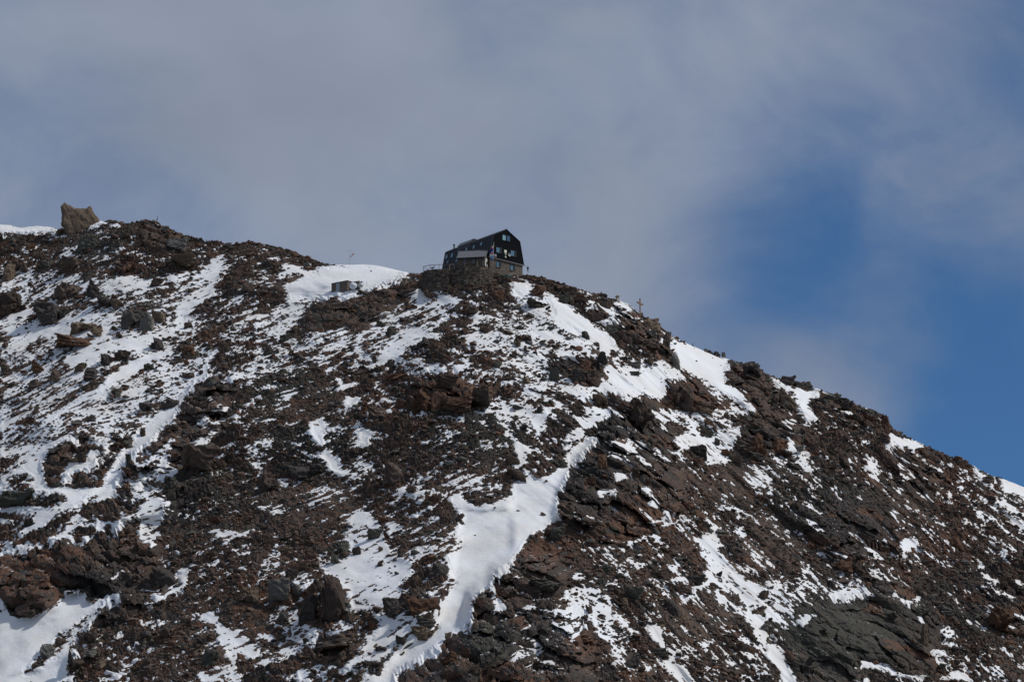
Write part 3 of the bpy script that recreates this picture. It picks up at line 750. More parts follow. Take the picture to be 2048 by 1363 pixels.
cover_map = np.full((MH, MW), 0.14)
for win, d, poly in COVER:
    g = inside(to_px(win, poly))
    if g:
        cover_map[g[0], g[1]][g[2]] = d
deep = blur((cover_map >= 0.965).astype(float), 1) > 0.2          # the clean snow reaches a little farther than drawn
cover_map = np.where(deep, np.maximum(cover_map, 0.98), cover_map)
cover_wide = blur(cover_map, 3)
cover_map = blur(cover_map, 1)
relief_map = np.zeros((MH, MW))
for win, h, poly in RELIEF:
    g = inside(to_px(win, poly))
    if g:
        m = np.zeros((MH, MW))
        m[g[0], g[1]][g[2]] = h
        relief_map += 0.5 * blur(m, 3) + 0.5 * blur(m, 12)
scree_map = np.zeros((MH, MW))
tint_maps = {}
VV, UU = np.meshgrid(MV0 + MSTEP * np.arange(MH), MU0 + MSTEP * np.arange(MW), indexing='ij')
for kind, cu, cv, ru, rv in TINTS:
    w = np.exp(-1.2 * (((UU - cu) / ru) ** 2 + ((VV - cv) / rv) ** 2) ** 1.5)
    tint_maps[kind] = np.maximum(tint_maps.get(kind, 0), w)
scree_map = tint_maps['scree']
for win, d, poly in COVER:
    pass

# ------------------------------------------------------------------ noise in the plane
RNG = np.random.RandomState(7)
TAB = RNG.rand(8, 65536).astype(np.float32)


def hsh(i, j, k, t):
    return TAB[t][((i * 73856093) ^ (j * 19349663) ^ (k * 83492791)) & 65535]


def vnoise(x, y, seed):
    i, j = np.floor(x).astype(np.int64), np.floor(y).astype(np.int64)
    fx, fy = (x - i).astype(np.float32), (y - j).astype(np.float32)
    fx, fy = fx * fx * (3 - 2 * fx), fy * fy * (3 - 2 * fy)
    return ((hsh(i, j, seed, 0) * (1 - fx) + hsh(i + 1, j, seed, 0) * fx) * (1 - fy)
            + (hsh(i, j + 1, seed, 0) * (1 - fx) + hsh(i + 1, j + 1, seed, 0) * fx) * fy) - 0.5


def fbm(x, y, seed, oct=4, gain=0.5):
    s, a, t = 0, 1.0, 0
    for o in range(oct):
        s = s + a * vnoise(x * 2 ** o + 17.3 * o, y * 2 ** o - 9.1 * o, seed + o)
        a *= gain
    return s


def blocks(x, y, seed, tilt=0.9, dome=0.45):
    """a field of tilted blocks (broken rock): height, and a random number per block"""
    i, j = np.floor(x).astype(np.int64), np.floor(y).astype(np.int64)
    best = np.full(x.shape, 1e9, np.float32)
    h = np.zeros(x.shape, np.float32)
    rnd = np.zeros(x.shape, np.float32)
    for a in (-1, 0, 1):
        for b in (-1, 0, 1):
            ci, cj = i + a, j + b
            dx = (x - ci - hsh(ci, cj, seed, 1)).astype(np.float32)
            dy = (y - cj - hsh(ci, cj, seed, 2)).astype(np.float32)
            d = np.maximum(np.abs(dx), np.abs(dy)) * 0.6 + np.hypot(dx, dy) * 0.5
            m = d < best
            best[m] = d[m]
            r = hsh(ci, cj, seed, 3)
            hh = r - 0.5 + tilt * ((hsh(ci, cj, seed, 4) - 0.5) * dx + (hsh(ci, cj, seed, 5) - 0.5) * dy) - dome * d
            h[m] = hh[m]
            rnd[m] = hsh(ci, cj, seed, 6)[m]
    return h, rnd


# ------------------------------------------------------------------ the mountain: shape
SKY = [(-700,470),(-200,452),(0,450),(20,451),(40,457),(75,453),(100,456),(118,463),(140,458),(170,455),(185,447),(200,443),(235,443),(245,447),(270,444),(290,438),(310,440),(325,450),(345,461),(375,473),(400,484),(430,488),(450,491),(480,490),(485,485),(500,482),(530,488),(560,494),(585,503),(600,509),(625,521),(640,528),(655,530),(680,531),(705,531),(725,530),(745,531),(765,534),(790,540),(812,546),(846,547),(880,545),(950,549),(1000,552),(1049,549),(1060,548),(1080,553),(1100,559),(1130,568),(1160,578),(1180,584),(1200,589),(1215,594),(1235,599),(1250,605),(1265,614),(1280,624),(1287,631),(1300,638),(1318,651),(1335,664),(1345,675),(1385,693),(1430,712),(1466,722),(1470,720),(1485,726),(1500,724),(1515,731),(1522,740),(1536,750),(1552,758),(1560,756),(1575,756),(1592,765),(1615,774),(1640,780),(1655,783),(1670,788),(1690,797),(1705,806),(1740,816),(1755,823),(1768,830),(1776,836),(1782,862),(1792,868),(1815,876),(1845,889),(1870,903),(1890,908),(1910,916),(1935,925),(1960,940),(1985,953),(2010,960),(2048,975),(2250,1060),(2800,1280)]
SKY = np.array(SKY, float)
YCX = np.array([-400, -190, -140, -100, -60, -35, -15, 0, 15, 40, 90, 140, 190, 400], float)
YCY = np.array([1090, 1000, 965, 932, 900, 880, 864, 859, 858, 862, 870, 879, 890, 930], float)


def crest_y(x):
    xs = np.linspace(-400, 400, 1601)
    ys = np.interp(xs, YCX, YCY)
    k = np.ones(31) / 31
    ys = np.convolve(np.pad(ys, 15, mode='edge'), k, 'valid')
    return np.interp(x, xs, ys)


def crest_z(x):
    y = crest_y(x)
    z = np.full(np.shape(x), 260.0)
    for _ in range(12):
        u, v = project(x, y, z)
        z = z + (v - np.interp(u, SKY[:, 0], SKY[:, 1])) * (y / FPX) * 1.0
    return z


_xs = np.arange(-400, 400, 0.25)
_zc = crest_z(_xs)


def _smooth(a, k):
    w = np.hanning(2 * k + 1)
    return np.convolve(np.pad(a, k, mode='edge'), w / w.sum(), 'valid')


_zs = _smooth(_zc, 80)
_zf = _zc - _zs


def base_z(x, t):
    tp = np.maximum(t, 0)
    f = 0.80 * tp - 0.42 * 9.0 * (1 - np.exp(-tp / 9.0)) + 0.22 * np.maximum(-t, 0)
    f = f + 0.10 * np.maximum(tp - 150, 0)
    f = f - 1.7 * np.exp(-(((x + 13.5) / 10.5) ** 2 + ((t - 14.5) / 4.5) ** 2)) - 1.7 * np.exp(-(((x + 20) / 5.5) ** 2 + ((t - 19) / 4.5) ** 2))      # rubble heaped under the terrace
    return np.interp(x, _xs, _zs) + np.interp(x, _xs, _zf) * np.exp(-tp / 3.5) * np.exp(-np.maximum(-t, 0) / 8.0) - f


def field(x, t, want='all'):
    """everything about the slope at (x across, t metres this side of the crest)"""
    y = crest_y(x) - t
    z = base_z(x, t)
    u, v = project(x, y, z)
    sl = t * 1.28                                   # distance measured down the slope
    # big forms: bulges and gullies, pushed out towards the valley
    rel = sample(relief_map, u, v) * np.clip((t + 2) / 6, 0, 1)
    wl = 1 / (1 + np.exp(-(u - 960 - (v - 600) * 0.25) / 60))      # 0 on the left flank, 1 on the right flank
    # fall-line coordinates of the two flanks
    pl, ql = x * 0.81 - sl * -0.58, x * -0.58 + sl * 0.81
    pr, qr = x * 0.81 - sl * 0.58, x * 0.58 + sl * 0.81
    ribs = (1 - wl) * fbm(pl / 11, ql / 40, 11, 4) + wl * fbm(pr / 11, qr / 40, 15, 4)
    out = 1.3 * rel + (5.0 * ribs + 1.5 * fbm(x / 9, sl / 12, 19, 3)) * np.clip((t - 2) / 14, 0, 1)
    return y, z, u, v, sl, out, wl, (pl, ql), (pr, qr)


def rough(x, t):
    y, z, u, v, sl, out, wl, (pl, ql), (pr, qr) = field(x, t)
    # ragged edges: look the traced maps up a little to one side
    wu = u + 8 * fbm(x / 2.6, sl / 3.6, 31, 4, 0.6) + 5 * vnoise(x / 0.6, sl / 0.6, 37)
    wv = v - 3.0 + 7.0 * np.clip(1 - (t + 0.0) / 4.0, 0, 1) + np.minimum(40, 3.0 * np.maximum(-t, 0)) + 5 * fbm(x / 2.6, sl / 3.6, 41, 4, 0.6) + 3 * vnoise(x / 0.6, sl / 0.6, 47)
    D = sample(cover_map, wu, wv)
    D = np.maximum(D, 0) ** 0.76
    fi, fj = np.floor(x / 0.75 + 0.8 * vnoise(x / 1.3, sl / 1.3, 38)).astype(np.int64), np.floor(sl / 0.9 + 0.8 * vnoise(x / 1.3, sl / 1.3, 39)).astype(np.int64)
    fleck = hsh(fi, fj, 43, 7) > 0.955 - 0.07 * (vnoise(x / 9, sl / 9, 44) > 0)
    D = np.where(fleck & (D < 0.5) & (t > 2) & (sample(relief_map, u, v) < 1.0), np.maximum(D, 0.55), D)
    Dw = sample(cover_wide, 0.5 * (u + wu), 0.5 * (v + wv) + 5.0 * np.clip(1 - t / 4.0, 0, 1))
    scree = sample(scree_map, u, v)
    jx, js = x + 0.9 * fbm(x / 2.5, sl / 2.5, 51, 2), sl + 0.9 * fbm(x / 2.5, sl / 2.5, 53, 2)
    crag = np.clip(sample(relief_map, u, v) / 2.5, 0, 1) * (1 - 0.7 * scree) * (t > 1) * np.clip(1.3 - 1.5 * Dw, 0, 1)
    h0, r0 = blocks((x + 1.6 * fbm(x / 4, sl / 4, 55, 3)) / 6.5, (sl + 1.6 * fbm(x / 4, sl / 4, 57, 3)) / 5.5, 60, 1.3, 0.7)
    smooth = np.exp(-(((u - 1700) / 190) ** 2 + ((v - 1270) / 110) ** 2) ** 2)      # the ice-worn dome, lower right
    out = out + crag * (1 - 0.55 * smooth) * 4.6 * (h0 + 0.3)
    h1, r1 = blocks(jx / 5.0, js / 4.0, 61, 1.1)
    h2, r2 = blocks(jx / 2.3, js / 1.9, 62, 1.1)
    h3, r3 = blocks(x / 1.1, sl / 1.0, 63, 1.0)
    h4, r4 = blocks(x / 0.55, sl / 0.55, 64, 1.0)
    st = (1 - wl) * fbm(pl / 0.75, ql / 7.0, 71, 4, 0.65) + wl * fbm(pr / 1.0, qr / 6.0, 73, 4, 0.6)
    br = fbm(x / 5.0, sl / 8.0, 81, 4, 0.6)
    coarse = np.clip(1 - scree, 0, 1) * np.clip(0.75 + 1.2 * fbm(x / 20, sl / 20, 91, 3), 0.35, 1.2)
    hb = coarse * ((0.60 + 0.7 * crag) * h1 + 0.58 * h2) + (0.40 + 0.15 * coarse) * (1 - 0.5 * crag) * h3 + 0.36 * (1 - 0.6 * crag) * h4 + (0.8 + 0.5 * (1 - wl)) * (1 - 0.5 * crag) * st + 0.42 * br
    hb = hb * (1 - 0.35 * smooth)
    return dict(smooth=smooth, y=y, z=z, u=u, v=v, sl=sl, out=out, D=D, Dw=Dw, scree=scree, hb=hb, coarse=coarse, crag=crag, r=(r1, r2, r3, r4))


_rs = np.random.RandomState(3)
_q = rough(_rs.uniform(-125, 125, 60000), _rs.uniform(4, 190, 60000))
HB = np.sort(_q['hb'])
HB_MID = float(np.median(HB))


def level(D):
    """snow level (in units of the rock field) that leaves a share D of the rock covered"""
    q = np.interp(D, np.linspace(0, 1, len(HB)), HB)
    return q + np.where(D > 0.93, (D - 0.93) * 6.0, 0) - np.where(D < 0.05, (0.05 - D) * 14.0, 0)


NRM = np.array([0.0, -0.62, 0.78])      # out of the slope
OUTV = -FWD                              # towards the valley


def heights(q):
    w = np.clip((q['Dw'] - 0.12) / 0.8, 0, 1)
    amp = (1.2 - 1.0 * w ** 1.2) * (0.4 + 0.6 * np.clip(q['coarse'], 0, 1))
    edge = np.clip((q['t'] + 1.0) / 5.0, 0.35, 1)
    off = 0.5 * (1 - w) * np.clip(q['coarse'], 0.3, 1) * np.clip(q['t'] / 6.0, 0, 1) * (1 - q['crag']) - 0.15 - 0.4 * q['crag']
    rk = (q['hb'] - HB_MID) * amp * edge + off
    lv = level(q['D'])
    sn = (lv - HB_MID) * amp * edge + off + 0.05 * fbm(q['x'] / 2.2, q['sl'] / 2.2, 95, 3)
    sn = sn + 0.22 * np.clip(1 - q['t'] / 3.0, 0, 1) * (q['D'] > 0.8)
    return rk, sn


def place(q, h):
    co = np.empty((q['x'].size, 3), np.float32)
    for k, b in enumerate((q['x'], q['y'], q['z'])):
        co[:, k] = (b + OUTV[k] * q['out'] + NRM[k] * h).ravel()
    return co


X1 = np.concatenate([np.arange(-330, -150, 1.2), np.arange(-150, 140, 0.155), np.arange(140, 300, 1.2)])
T1 = np.concatenate([np.arange(-60, -10, 2.0), np.arange(-10, -2, 0.4), np.arange(-2, 228, 0.19), np.arange(228, 300, 1.2)])
TT, XX = np.meshgrid(T1, X1, indexing='ij')
nt, nx = TT.shape
q = rough(XX.ravel(), TT.ravel())
q['x'], q['t'] = XX.ravel(), TT.ravel()
rk, sn = heights(q)
co_rock = place(q, rk)
co_snow = place(q, sn)
idx = np.arange(nt * nx, dtype=np.int32).reshape(nt, nx)
quads = np.stack([idx[:-1, :-1], idx[1:, :-1], idx[1:, 1:], idx[:-1, 1:]], -1).reshape(-1, 4)

tone = np.empty((nt * nx, 3), np.float32)
tone[:] = TONE['brown']
rr = 0.3 * q['r'][0] + 0.3 * q['r'][1] + 0.4 * q['r'][2]
for kind in ('scree', 'rust', 'greenish', 'grey', 'dark'):      # broad colour of the bedrock
    w = np.clip(sample(tint_maps[kind], q['u'], q['v']) * 1.15, 0, 1)[:, None]
    tone = tone * (1 - w) + np.array(TONE[kind], np.float32) * w
# single stones differ from their neighbours
for k, kind in ((0, 'rust'), (1, 'greenish'), (2, 'grey'), (2, 'dark'), (1, 'dark')):
    r = q['r'][k]
    lo = {'rust': 0.86, 'greenish': 0.88, 'grey': 0.92, 'dark': 0.80}[kind]
    w = np.clip((r - lo) / 0.04, 0, 1)[:, None] * 0.8
    tone = tone * (1 - w) + np.array(TONE[kind], np.float32) * w
tone *= (0.72 + 0.56 * rr)[:, None]
me = fast_mesh("mountain_slope", co_rock, quads, False)
set_colour(me, tone)
mountain = tag(link_mesh("mountain_slope", me, M['rock']), "dark brown rocky mountain slope of scree and broken outcrops below the hut", "mountain", kind='structure')

vis = (sn > rk - 0.12)
fm = vis[quads].any(1)
qs = quads[fm]
used, inv = np.unique(qs.ravel(), return_inverse=True)
me = fast_mesh("snow_cover", co_snow[used], inv.reshape(-1, 4), True)
snow = tag(link_mesh("snow_cover", me, M['snow']), "thin white snow lying in patches, streaks and gullies on the slope", "snow", kind='stuff')

# valley side between the foot of the slope and the viewer
vb = MB()
xs_ = np.linspace(-330, 300, 40)
rows = [[(x, crest_y(x) - 299.0, float(base_z(x, 299.0)) - 3.0) for x in xs_], [(x * 1.1, 430, 42) for x in xs_], [(x * 1.3, 200, 12) for x in xs_], [(x * 1.5, 40, -0.2) for x in xs_], [(x * 1.5, -300, -2) for x in xs_]]
vs = [p for r in rows for p in r]
n_ = len(xs_)
vb.add(vs, [(a * n_ + i, (a + 1) * n_ + i, (a + 1) * n_ + i + 1, a * n_ + i + 1) for a in range(len(rows) - 1) for i in range(n_ - 1)])
tag(vb.build("valley_ground", plain("valley_scree", (0.09, 0.07, 0.055), 0.95, var=0.35, scale=0.8)), "brown scree ground of the valley below the slope", "ground", kind='structure')

# ------------------------------------------------------------------ finding places on the slope
surf = np.maximum(co_rock[:, 2], -1e9)
pu, pv = project(co_rock[:, 0], co_rock[:, 1], co_rock[:, 2])
sub = (q['t'] > -0.5) & (np.arange(nt * nx) % 3 == 0)
SUB = np.nonzero(sub)[0]
SU, SV, SY = q['u'][SUB], q['v'][SUB], co_rock[SUB, 1]
_ground = place(q, np.where(vis, np.maximum(rk, sn), rk))


def ground_at(u, v):
    """the spot of the slope seen at a pixel (index into the grid)"""
    d = (SU - u) ** 2 + (SV - v) ** 2
    return SUB[int(np.argmin(d))]


def spot(u, v):
    return Vector(_ground[ground_at(u, v)].tolist())


def on_plane(u, v, y):
    """point of the pixel's line of sight at distance y"""
    d = pixel_dir(u, v)
    k = y / d[1]
    return Vector((d[0] * k, y, CAMZ + d[2] * k))


def meet(u, v, p, n):
    d = Vector(pixel_dir(u, v))
    o = Vector((0, 0, CAMZ))
    k = (Vector(p) - o).dot(n) / d.dot(n)
    return o + d * k

# ------------------------------------------------------------------ loose rock


def rock_shape(seed, cuts=11, flat=0.75, sub=3, noise=0.05):
    """an angular boulder: a ball cut by random planes; unit half-width, returns verts and faces"""
    rnd = np.random.RandomState(seed)
    bm = bmesh.new()
    bmesh.ops.create_icosphere(bm, subdivisions=sub, radius=1.0)
    v = np.array([p.co[:] for p in bm.verts])
    f = np.array([[p.index for p in fc.verts] for fc in bm.faces])
    bm.free()
    for _ in range(cuts):
        n = rnd.normal(size=3)
        n /= np.linalg.norm(n)
        d = rnd.uniform(0.45, 0.85)
        s = v @ n - d
        v = v - np.outer(np.maximum(s, 0), n) * 0.97
    v += rnd.normal(size=v.shape) * noise * 0.4
    lo, hi = v.min(0), v.max(0)
    v = (v - (lo + hi) / 2) / ((hi - lo) / 2)
    v[:, 2] *= flat
    return v, f


# small stones that nobody could count: one mesh
rs = np.random.RandomState(21)
protos = [rock_shape(100 + i, 9, 0.7, 1, 0.1) for i in range(14)]
protos2 = [rock_shape(140 + i, 10, 0.7, 2, 0.05) for i in range(10)]
D_, sc_ = q['D'], q['scree']
inview = (q['u'] > -40) & (q['u'] < 2090) & (q['v'] < 1400) & (q['t'] > -1.0) & (np.abs(q['x'] + 4) < 145)
clump = np.clip(0.5 + 1.6 * fbm(q['x'] / 5, q['sl'] / 5, 301, 3), 0.05, 1.4)
wgt = inview * clump * np.where(D_ > 0.96, 0.003, np.where(D_ > 0.85, 0.03, np.where(D_ > 0.6, 0.36, 0.5))) * (0.5 + 0.5 * (1 - sc_)) * (1 - 0.75 * q['crag']) * (1 - 0.95 * q['smooth'])
wgt = wgt * np.where((q['u'] > 835) & (q['u'] < 1000) & (q['v'] > 552) & (q['v'] < 592), 3.5, 1.0)      # rubble along the foot of the terrace
wgt = wgt / wgt.sum()


def scatter(n, rmin, rmax, plist, power=2.2):
    pick = rs.choice(len(wgt), n, p=wgt)
    uu = rs.rand(n)
    r = rmin * (1 - uu * (1 - (rmin / rmax) ** power)) ** (-1 / power)
    pts = place_pick(pick)
    cs, fs, cl = [], [], []
    base = 0
    kinds = np.array([TONE[k] for k in ('brown', 'brown', 'scree', 'dark', 'rust', 'greenish', 'grey', 'brown')])
    for i in range(n):
        v, f = plist[rs.randint(len(plist))]
        a = rs.uniform(0, 6.283)
        ca, sa = math.cos(a), math.sin(a)
        s3 = r[i] * np.array([rs.uniform(0.8, 1.5), rs.uniform(0.7, 1.2), rs.uniform(0.6, 1.0)])
        w = v * s3
        tl = rs.normal() * 0.35
        ct, s_t = math.cos(tl), math.sin(tl)
        w = np.stack([w[:, 0] * ct - w[:, 2] * s_t, w[:, 1], w[:, 0] * s_t + w[:, 2] * ct], 1)
        w = np.stack([w[:, 0] * ca - w[:, 1] * sa, w[:, 0] * sa + w[:, 1] * ca, w[:, 2]], 1)
        cs.append(w + pts[i] + np.array([0, 0, r[i] * 0.12]))
        fs.append(f + base)
        base += len(v)
        cl.append(np.tile(kinds[rs.randint(len(kinds))] * rs.uniform(0.7, 1.35), (len(v), 1)))
    return np.concatenate(cs), np.concatenate(fs), np.concatenate(cl)


def place_pick(pick):
    return _ground[pick].astype(float)


a1, f1, c1 = scatter(36000, 0.19, 0.6, protos, 1.9)
a2, f2, c2 = scatter(1500, 0.55, 1.1, protos2)
me = fast_mesh("loose_stones", np.concatenate([a1, a2]), np.concatenate([f1, f2 + len(a1)]), False)
set_colour(me, np.concatenate([c1, c2]))
tag(link_mesh("loose_stones", me, M['rock']), "countless small brown stones strewn over the slope and its snow", "stones", kind='stuff')

